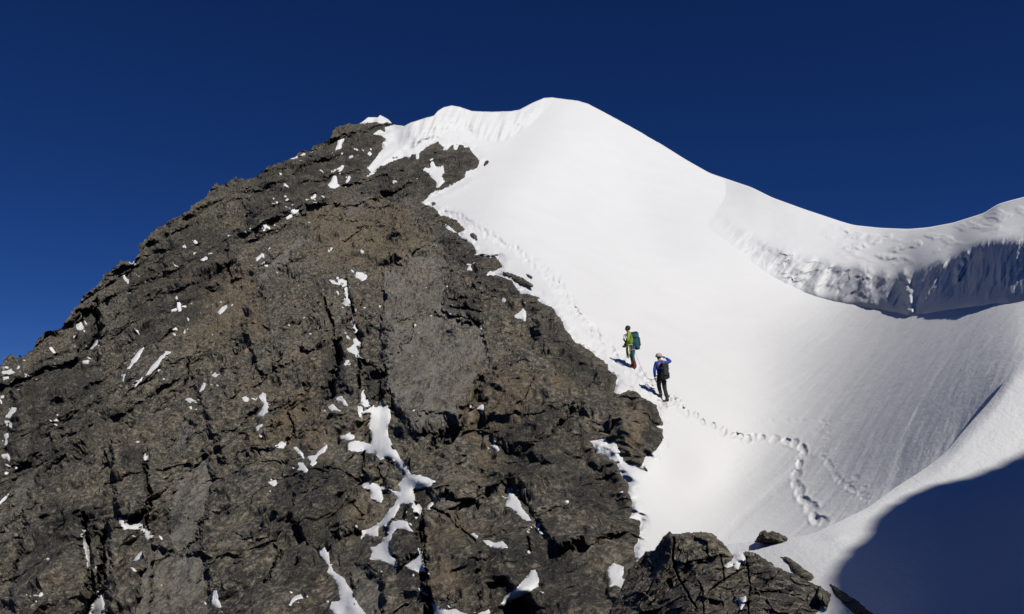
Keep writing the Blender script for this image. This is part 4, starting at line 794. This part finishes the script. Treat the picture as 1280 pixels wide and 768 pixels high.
# ------------------------------------------------------------------ the rocky ridge behind the camera whose shadow crosses the spur
SH = [(1043, 900), (1044, 790), (1040, 745), (1041, 722), (1044, 708), (1056, 694), (1070, 680), (1080, 668), (1094, 652), (1103, 640), (1113, 632), (1135, 620), (1160, 611), (1195, 604), (1220, 597), (1240, 589), (1252, 582), (1266, 576), (1280, 570), (1360, 540), (1500, 500)]
sh = np.array(SH, float); tt = np.linspace(0, len(SH)-1, 260)
sx = np.interp(tt, np.arange(len(SH)), sh[:, 0]); sy = np.interp(tt, np.arange(len(SH)), sh[:, 1])
sP = at(sx, sy, humpY(sx, sy)); dist = np.linspace(17., 27., len(tt))[:, None]
crest = sP + SUN*dist + .05*np.stack([fbm(np.stack([tt*1.3, 0*tt, 0*tt], -1), 3, 150)]*3, -1)
side = np.array([math.cos(SUN_AZ), math.sin(SUN_AZ), 0.]); backd = np.array([math.sin(SUN_AZ), -math.cos(SUN_AZ), 0.])
rows = []
base = crest.copy(); base[:, 2] = -6.
for f in np.linspace(1, 0, 26)[:-1]: rows.append(base + (crest-base)*(1-f) + backd*0.0)
rows.append(crest)
for k in range(1, 12): rows.append(crest + backd*(k*.7) - np.array([0, 0, 1.])*(k*.55))
rows.append(rows[-1] + backd*4 - np.array([0, 0, 12.]))
V = np.stack(rows); nz = fbm(V*.7, 4, 151)[..., None]; lock = np.ones(len(rows)); lock[20:30] = .12
V = V + backd*nz*.8*lock[:, None, None]
tag(mesh_from('rocky_ridge', V, grid_quads(V.shape[0], V.shape[1]), ROCK_NEAR, False), 'rocky ridge behind the viewer that throws the broad shadow on the snow', 'ridge', kind='structure')

# ------------------------------------------------------------------ far valley, one sheet to the horizon
n = 121; g = np.sign(np.linspace(-1, 1, n))*np.abs(np.linspace(-1, 1, n))**3*30000
GX, GY = np.meshgrid(g, g); GZ = -420 + 90*fbm(np.stack([GX/1800., GY/1800., GX*0], -1), 4, 160) - (GX**2+GY**2)/1.3e7
tag(mesh_from('valley_ground', np.stack([GX, GY, GZ], -1), grid_quads(n, n), ROCK), 'valley ground far below', 'ground', kind='structure')

# ------------------------------------------------------------------ people
SKIN = cloth('skin', (.42, .24, .16), .55, .001)
M_ = {k: cloth(k, c, r) for k, c, r in [('lime_fabric', (.33, .50, .035), .7), ('teal_fabric', (.022, .13, .19), .7), ('rust_leather', (.24, .060, .028), .6), ('dark_hair', (.035, .018, .011), .6),
      ('blue_fabric', (.016, .060, .46), .65), ('black_fabric', (.012, .012, .014), .75), ('charcoal_fabric', (.028, .029, .033), .75), ('pale_pink_fabric', (.62, .46, .45), .7), ('white_webbing', (.75, .75, .72), .7),
      ('yellow_rope', (.36, .40, .035), .7), ('grey_rope', (.42, .38, .36), .8), ('brown_leather', (.10, .055, .035), .6), ('eye_dark', (.01, .008, .008), .2), ('slate_fabric', (.015, .07, .12), .7)]}
def skin_mesh(name, verts, edges, radii, mat, parent=None, levels=2, root=0):
    """one continuous tapered surface grown round a chain of joints"""
    me = bpy.data.meshes.new(name); me.from_pydata([tuple(v) for v in verts], edges, [])
    o = bpy.data.objects.new(name, me); C.objects.link(o)
    md = o.modifiers.new('grow', 'SKIN'); md.use_smooth_shade = True
    sv = me.skin_vertices[0].data if me.skin_vertices else None
    if sv is None:
        bm = bmesh.new(); bm.from_mesh(me); bm.verts.layers.skin.verify(); bm.to_mesh(me); bm.free(); sv = me.skin_vertices[0].data
    for i, r in enumerate(radii):
        sv[i].radius = (r, r) if not isinstance(r, tuple) else r
        sv[i].use_root = (i == root)
    sb = o.modifiers.new('round', 'SUBSURF'); sb.levels = sb.render_levels = levels
    dg = bpy.context.evaluated_depsgraph_get(); ev = o.evaluated_get(dg); m2 = bpy.data.meshes.new_from_object(ev)
    o.modifiers.clear(); o.data = m2; m2.materials.clear(); m2.materials.append(mat)
    for p_ in m2.polygons: p_.use_smooth = True
    bpy.data.meshes.remove(me); m2.name = name
    if parent: o.parent = parent
    return o
def chain(segs):
    """segs: list of chains [(point, radius), ...]; a chain that begins with an int continues from that vertex"""
    V, E, R = [], [], []
    for s in segs:
        prev = None
        for it in s:
            if isinstance(it, int): prev = it; continue
            V.append(it[0]); R.append(it[1]); i = len(V)-1
            if prev is not None: E.append((prev, i))
            prev = i
    return V, E, R
def v3(*a): return np.array(a, float)
def blob(name, centre, rad, mat, parent, seg=16, shape=None):
    bm = bmesh.new(); bmesh.ops.create_uvsphere(bm, u_segments=seg, v_segments=seg//2+2, radius=1)
    for v in bm.verts:
        c = Vector((v.co.x*rad[0], v.co.y*rad[1], v.co.z*rad[2]))
        v.co = shape(c) if shape else c
    for f in bm.faces: f.smooth = True
    me = bpy.data.meshes.new(name); bm.to_mesh(me); bm.free(); me.materials.append(mat)
    o = bpy.data.objects.new(name, me); C.objects.link(o); o.location = centre
    if parent: o.parent = parent
    return o
def tube(name, pts, r, mat, parent=None, seg=6, closed=False):
    P = np.array(pts, float); n = len(P); V = []; Q = []
    for i in range(n):
        t = P[(i+1) % n if closed else min(i+1, n-1)]-P[i-1 if (closed or i) else 0]; t /= np.linalg.norm(t)+1e-9
        a = np.cross(t, [0, 0, 1.]); a = a/np.linalg.norm(a) if np.linalg.norm(a) > 1e-3 else v3(1, 0, 0); b = np.cross(t, a)
        for k in range(seg):
            th = 2*math.pi*k/seg; V.append(P[i]+r*(a*math.cos(th)+b*math.sin(th)))
    for i in range(n if closed else n-1):
        for k in range(seg): Q.append((i*seg+k, i*seg+(k+1) % seg, ((i+1) % n)*seg+(k+1) % seg, ((i+1) % n)*seg+k))
    return mesh_from(name, np.array(V), np.array(Q), mat, True, None, parent)
def box(name, centre, size, bev, mat, parent=None, taper=(1, 1), rot=(0, 0, 0)):
    bm = bmesh.new(); bmesh.ops.create_cube(bm, size=1)
    for v in bm.verts:
        k = taper[0] if v.co.z > 0 else taper[1]
        v.co = Vector((v.co.x*size[0]*k, v.co.y*size[1]*k, v.co.z*size[2]))
    bmesh.ops.bevel(bm, geom=bm.edges[:], offset=bev, segments=4, profile=.6, affect='EDGES')
    for f in bm.faces: f.smooth = True
    me = bpy.data.meshes.new(name); bm.to_mesh(me); bm.free(); me.materials.append(mat)
    o = bpy.data.objects.new(name, me); C.objects.link(o); o.location = centre; o.rotation_euler = rot
    if parent: o.parent = parent
    return o
def hand_chains(wrist, direction, palm_n, curl=.5, s=1.0):
    """palm and five unequal bent fingers"""
    d = np.array(direction, float); d /= np.linalg.norm(d); n = np.array(palm_n, float); n -= d*(n@d); n /= np.linalg.norm(n); side = np.cross(d, n)
    palm = wrist + d*.075*s
    out = [[(wrist, .026*s), (wrist+d*.04*s, .032*s), (palm, .034*s)]]
    for j, L in enumerate((.062, .070, .065, .052)):
        b = palm + side*(.026-.0175*j)*s - d*.012*s
        k1 = b + d*.042*s; k2 = k1 + (d*math.cos(curl)+n*math.sin(curl))*L*.5*s; k3 = k2 + (d*math.cos(2*curl)+n*math.sin(2*curl))*L*.5*s
        out.append([(b, .0105*s), (k1, .010*s), (k2, .009*s), (k3, .0075*s)])
    b = wrist + d*.028*s + side*.024*s; k = b + (d*.6+side*.75+n*.2)*.036*s
    out.append([(b, .012*s), (k, .0105*s), (k+(d*.8+side*.3+n*.35)*.032*s, .009*s)])
    return out

def climber(name, origin, label, J, mats, look, hat):
    """J: joints in metres about the lowest foot; x right, y away, z up"""
    root_verts = []
    g = {k: np.array(v, float) for k, v in J.items()}
    segs = [[(g['pelvis'], .125), (g['waist'], .115), (g['chest'], .145), (g['collar'], .10), (g['neck'], .056), (g['head']-v3(0, 0, .06), .062), (g['head']+np.array(look)*.012, .088), (g['head']+v3(0, 0, .065), .070)]]
    V, E, R = chain(segs)
    def add(ch, start):
        prev = start
        for p_, r_ in ch:
            V.append(p_); R.append(r_); i = len(V)-1; E.append((prev, i)); prev = i
        return prev
    lk = np.array(look, float); hc = g['head']
    add([(hc+lk*.082-v3(0, 0, .008), .022), (hc+lk*.108-v3(0, 0, .022), .013)], 6)              # nose
    for s_ in 'lr':
        sh_, el, wr = g['shoulder_'+s_], g['elbow_'+s_], g['wrist_'+s_]
        e = add([(sh_, .062), ((sh_+el)/2, .050), (el, .042), ((el+wr)/2, .038), (wr, .026)], 3)
        hip, kn, an, toe = g['hip_'+s_], g['knee_'+s_], g['ankle_'+s_], g['toe_'+s_]
        add([(hip, .098), ((hip+kn)/2, .082), (kn, .058), ((kn+an)/2+v3(0, -.015, 0), .056), (an, .040), ((an+toe)/2-v3(0, 0, .03), .040), (toe, .032)], 0)
    body = skin_mesh('person', [v for v in V], E, R, SKIN, None, 2)
    body.location = origin
    tag(body, label, 'person')
    # hands: palms and fingers rooted at the wrists
    for s_ in 'lr':
        hs_ = hand_chains(g['wrist_'+s_], g['hand_'+s_], J.get('palm_'+s_, (-1, -.3, 0)), .55)
        for ci, ch in enumerate(hs_):
            pass
        Vh, Eh, Rh = [], [], []
        for ci, ch in enumerate(hs_):
            prev = None if ci == 0 else (2 if ci < 5 else 1)
            for p_, r_ in ch:
                Vh.append(p_); Rh.append(r_); i = len(Vh)-1
                if prev is not None: Eh.append((prev, i))
                prev = i
        skin_mesh('glove', Vh, Eh, Rh, mats['glove'], body, 1)
    # jacket: torso and both sleeves, a little wider than the body
    V, R, E = [], [], []
    def addc(ch, start=None):
        prev = start
        for p_, r_ in ch:
            V.append(p_); R.append(r_); i = len(V)-1
            if prev is not None: E.append((prev, i))
            prev = i
        return prev
    addc([(g['pelvis']+v3(0, 0, .0), .160), (g['waist'], .142), (g['chest'], .172), (g['collar']+v3(0, 0, .01), .105), (g['neck']-v3(0, 0, .015), .070)])
    for s_ in 'lr':
        sh_, el, wr = g['shoulder_'+s_], g['elbow_'+s_], g['wrist_'+s_]
        addc([(sh_, .080), ((sh_+el)/2, .068), (el, .060), ((el+wr)/2, .054), (wr, .042)], 2)
    skin_mesh('jacket', V, E, R, mats['jacket'], body, 2)
    V, R, E = [], [], []
    addc([(g['waist']-v3(0, 0, .06), .135), (g['pelvis'], .142)])
    for s_ in 'lr':
        hip, kn, an = g['hip_'+s_], g['knee_'+s_], g['ankle_'+s_]
        addc([(hip, .112), ((hip+kn)/2, .098), (kn, .077), ((kn+an)/2, .076), (an+(kn-an)*mats.get('cut', .12), .066)], 1)
    skin_mesh('trousers', V, E, R, mats['trousers'], body, 2)
    for s_ in 'lr':
        kn, an, toe = g['knee_'+s_], g['ankle_'+s_], g['toe_'+s_]; sole = v3(0, 0, -.045)
        heel = an - (toe-an)*.30 + sole
        b = skin_mesh('boot', [an+(kn-an)*mats.get('shaft', .30), an, (an+toe)/2+sole*.6, toe+sole*.3, heel], [(0, 1), (1, 2), (2, 3), (1, 4)], [.074, .062, .056, .046, .044], mats['boot'], body, 2, 1)
        tube('bootlace', [an+lk*.06+v3(0, 0, -.01), (an+toe)/2+v3(.01, 0, .03), toe+v3(0, 0, .03)], .006, mats['lace'], b)
    for s_ in (-1, 1):
        sd_ = np.cross(lk, [0, 0, 1.]); blob('eye', Vector(hc+lk*.088+sd_*s_*.030+v3(0, 0, .012)), (.012, .012, .012), M_['eye_dark'], body, 8)
        blob('ear', Vector(hc-lk*.01+sd_*s_*.088-v3(0, 0, .01)), (.018, .018, .032), SKIN, body, 8)
    hat(body, hc, lk)
    tube('harness_belt', [g['waist']*.35+g['pelvis']*.65+v3(.158*math.cos(t), .150*math.sin(t), .0) for t in np.linspace(0, 2*math.pi, 25)[:-1]], .020, mats['belt'], body, 6, True)
    for s_ in 'lr':
        c_ = g['hip_'+s_]*.72+g['knee_'+s_]*.28
        tube('leg_loop', [c_+v3(.112*math.cos(t), .112*math.sin(t), .02*math.cos(t)) for t in np.linspace(0, 2*math.pi, 19)[:-1]], .014, mats['belt'], body, 6, True)
    return body

def foot(px, py): return Vector(at(px, py, snowY(px, py) + .05))
# ---- the climber in green: in profile, looking left, weight on the uphill leg
fA = foot(793.5, 462.0)
lookA = v3(-.93, .34, -.10); lookA /= np.linalg.norm(lookA)
JA = dict(pelvis=(-.07, .02, .93), waist=(-.11, .03, 1.08), chest=(-.165, .04, 1.30), collar=(-.20, .04, 1.47), neck=(-.215, .04, 1.535), head=(-.245, .05, 1.655),
          shoulder_l=(-.22, -.16, 1.43), elbow_l=(-.275, -.22, 1.16), wrist_l=(-.335, -.10, .97), hand_l=(-.3, .5, -.6), palm_l=(-.2, .5, .3),
          shoulder_r=(-.17, .22, 1.43), elbow_r=(-.25, .27, 1.17), wrist_r=(-.36, .18, 1.0), hand_r=(-.5, -.3, -.6), palm_r=(-.2, -.5, .3),
          hip_l=(-.065, -.07, .87), knee_l=(-.085, -.09, .49), ankle_l=(.025, -.04, .115), toe_l=(-.12, .0, .06),
          hip_r=(-.065, .11, .87), knee_r=(-.10, .13, .56), ankle_r=(-.03, .16, .20), toe_r=(-.17, .22, .16))
def hatA(body, hc, lk):
    blob('hair', Vector(hc-lk*.022+v3(0, 0, .030)), (.108, .106, .105), M_['dark_hair'], body, 20, lambda c: c + Vector((0, 0, .010*math.sin(c.x*90)*math.cos(c.y*80))))
A_ = climber('person', fA, 'person in a lime green jacket standing in the snow, head turned to the left', JA,
        dict(jacket=M_['lime_fabric'], trousers=M_['teal_fabric'], boot=M_['rust_leather'], glove=M_['brown_leather'], lace=M_['yellow_rope'], belt=M_['white_webbing'], cut=.52, shaft=.80), lookA, hatA)
# ---- the climber in blue: seen from behind, right hand raised to the brow
fB = foot(834.5, 503.0)
lookB = v3(-.45, .88, .10); lookB /= np.linalg.norm(lookB)
JB = dict(pelvis=(-.20, .02, .90), waist=(-.205, .02, 1.05), chest=(-.195, .0, 1.28), collar=(-.20, .02, 1.45), neck=(-.225, .03, 1.52), head=(-.255, .05, 1.645),
          shoulder_l=(-.375, .04, 1.41), elbow_l=(-.43, .02, 1.13), wrist_l=(-.405, .10, .90), hand_l=(.1, .3, -.9), palm_l=(1, .2, 0),
          shoulder_r=(-.02, .0, 1.43), elbow_r=(.185, .06, 1.475), wrist_r=(.0, .11, 1.62), hand_r=(-.9, .1, .35), palm_r=(.2, .6, -.7),
          hip_l=(-.285, .02, .84), knee_l=(-.275, .10, .56), ankle_l=(-.20, .12, .27), toe_l=(-.24, .27, .235),
          hip_r=(-.115, .02, .84), knee_r=(-.085, -.01, .46), ankle_r=(.0, -.02, .10), toe_r=(-.04, .14, .05))
def hatB(body, hc, lk):
    h = blob('helmet', Vector(hc+v3(0, 0, .035)-lk*.012), (.122, .128, .108), M_['pale_pink_fabric'], body, 20, lambda c: Vector((c.x, c.y, max(c.z, -.035))))
    tube('helmet_rim', [v3(.124*math.cos(t), .130*math.sin(t), -.030) for t in np.linspace(0, 2*math.pi, 25)[:-1]], .009, M_['white_webbing'], h, 6, True)
B_ = climber('person', fB, 'person in a blue jacket seen from behind, raising a gloved right hand to the head', JB,
        dict(jacket=M_['blue_fabric'], trousers=M_['charcoal_fabric'], boot=M_['brown_leather'], glove=M_['black_fabric'], lace=M_['grey_rope'], belt=M_['black_fabric'], cut=.10, shaft=.28), lookB, hatB)

def backpack(loc, size, rz, tilt, mat, trim, label, high):
    t = empty('backpack', loc, rz); t.rotation_euler = (tilt[0], tilt[1], rz)
    w_, d_, h_ = size
    box('pack_body', (0, 0, h_*.46), (w_, d_, h_*.92), min(w_, d_)*.28, mat, t, (1.0, .86))
    box('lid', (0, .01, h_*.95), (w_*.94, d_*.98, h_*.15), h_*.055, trim, t)
    for s_ in (-1, 1):
        box('side_pocket', (s_*w_*.50, 0, h_*.24), (w_*.16, d_*.62, h_*.36), .025, trim, t)
        tube('compression_strap', [(s_*w_*.50, d_*.46, h_*.70), (s_*w_*.53, 0, h_*.68), (s_*w_*.50, -d_*.48, h_*.66)], .010, M_['charcoal_fabric'] if high else M_['white_webbing'], t)
        tube('shoulder_strap', [(s_*w_*.27, d_*.48, h_*.90), (s_*w_*.30, d_*.75, h_*.98), (s_*w_*.34, d_*1.35, h_*.92), (s_*w_*.36, d_*1.55, h_*.70), (s_*w_*.36, d_*1.25, h_*.45), (s_*w_*.32, d_*.5, h_*.30)], .022, trim, t)
    box('front_pocket', (0, -d_*.52, h_*.45), (w_*.62, d_*.16, h_*.50), .03, trim, t)
    tube('haul_loop', [(-.04, d_*.3, h_*1.02), (0, d_*.3, h_*1.08), (.04, d_*.3, h_*1.02)], .008, M_['white_webbing'], t)
    return tag(t, label, 'backpack')
# a pack's own -y points away from the wearer's back
pA = backpack(Vector(fA)+Vector((.10, .0, .80)), (.36, .30, .70), math.radians(72), (0, 0), M_['teal_fabric'], M_['slate_fabric'], 'teal blue backpack worn by the person in lime green', True)
pA.rotation_euler = (math.radians(-6), 0, math.radians(70))
pB = backpack(Vector(fB)+Vector((-.10, -.24, .80)), (.27, .22, .58), math.radians(16), (0, 0), M_['black_fabric'], M_['charcoal_fabric'], 'black backpack worn by the person in the blue jacket', False)
pB.rotation_euler = (math.radians(-3), 0, math.radians(14))

# ---- ropes
o_ = np.array(fA); loops = []
for k in range(5):
    for t in np.linspace(0, 2*math.pi, 22)[:-1]:
        a = .34 + .02*k
        loops.append(o_ + v3(-.235 + .050*math.cos(t)*(1+.08*k) - .010*k, -.20 + .035*math.cos(t+k) + .01*k, .98 - a*.62 + a*.62*math.sin(t)*(1+.03*k)))
tag(tube('rope_coil', loops, .014, M_['yellow_rope'], None, 6), 'yellow green coil of rope hanging from the hip of the person in green', 'rope')
wA = np.array(fA)+v3(-.04, -.15, .93); wB = np.array(fB)+v3(-.30, -.03, .98)
pts = []
for t in np.linspace(0, 1, 30):
    p_ = wA*(1-t)+wB*t; p_ = p_ - v3(0, 0, .62*math.sin(math.pi*t)**.8)
    pts.append(p_)
tag(tube('climbing_rope', pts, .0065, M_['grey_rope'], None, 6), 'thin grey rope running over the snow between the two climbers', 'rope')

# ------------------------------------------------------------------ camera, light, sky
cam = bpy.data.cameras.new('camera'); co = bpy.data.objects.new('camera', cam); C.objects.link(co)
cam.sensor_width = 36; cam.lens = 36*F/1280; cam.clip_start = .1; cam.clip_end = 60000
co.rotation_euler = (math.pi/2+PITCH, 0, 0); bpy.context.scene.camera = co
w = bpy.data.worlds.new('World'); bpy.context.scene.world = w; w.use_nodes = True; nt = w.node_tree
sk = nt.nodes.new('ShaderNodeTexSky'); sk.sky_type = 'NISHITA'; sk.sun_disc = False; sk.sun_elevation = SUN_EL; sk.sun_rotation = math.pi-SUN_AZ
sk.altitude = 5500; sk.air_density = 1.0; sk.dust_density = 0.0; sk.ozone_density = 6.0
hs = nt.nodes.new('ShaderNodeHueSaturation'); hs.inputs['Saturation'].default_value = 1.2; hs.inputs['Hue'].default_value = .516; hs.inputs['Value'].default_value = 1.0
nt.links.new(sk.outputs[0], hs.inputs['Color']); nt.links.new(hs.outputs[0], nt.nodes['Background'].inputs[0])
nt.nodes['Background'].inputs[1].default_value = .068
l = bpy.data.lights.new('sun', 'SUN'); l.energy = 4.95; l.angle = math.radians(.53); l.color = (1, .962, .90)
lo = bpy.data.objects.new('sun', l); C.objects.link(lo); lo.rotation_euler = Vector(SUN).to_track_quat('Z', 'Y').to_euler()
vs_ = bpy.context.scene.view_settings; vs_.view_transform = 'Standard'; vs_.look = 'None'; vs_.exposure = -.54; vs_.gamma = 1; vs_.use_curve_mapping = False
bpy.context.scene.cycles.max_bounces = 6; bpy.context.scene.cycles.diffuse_bounces = 0
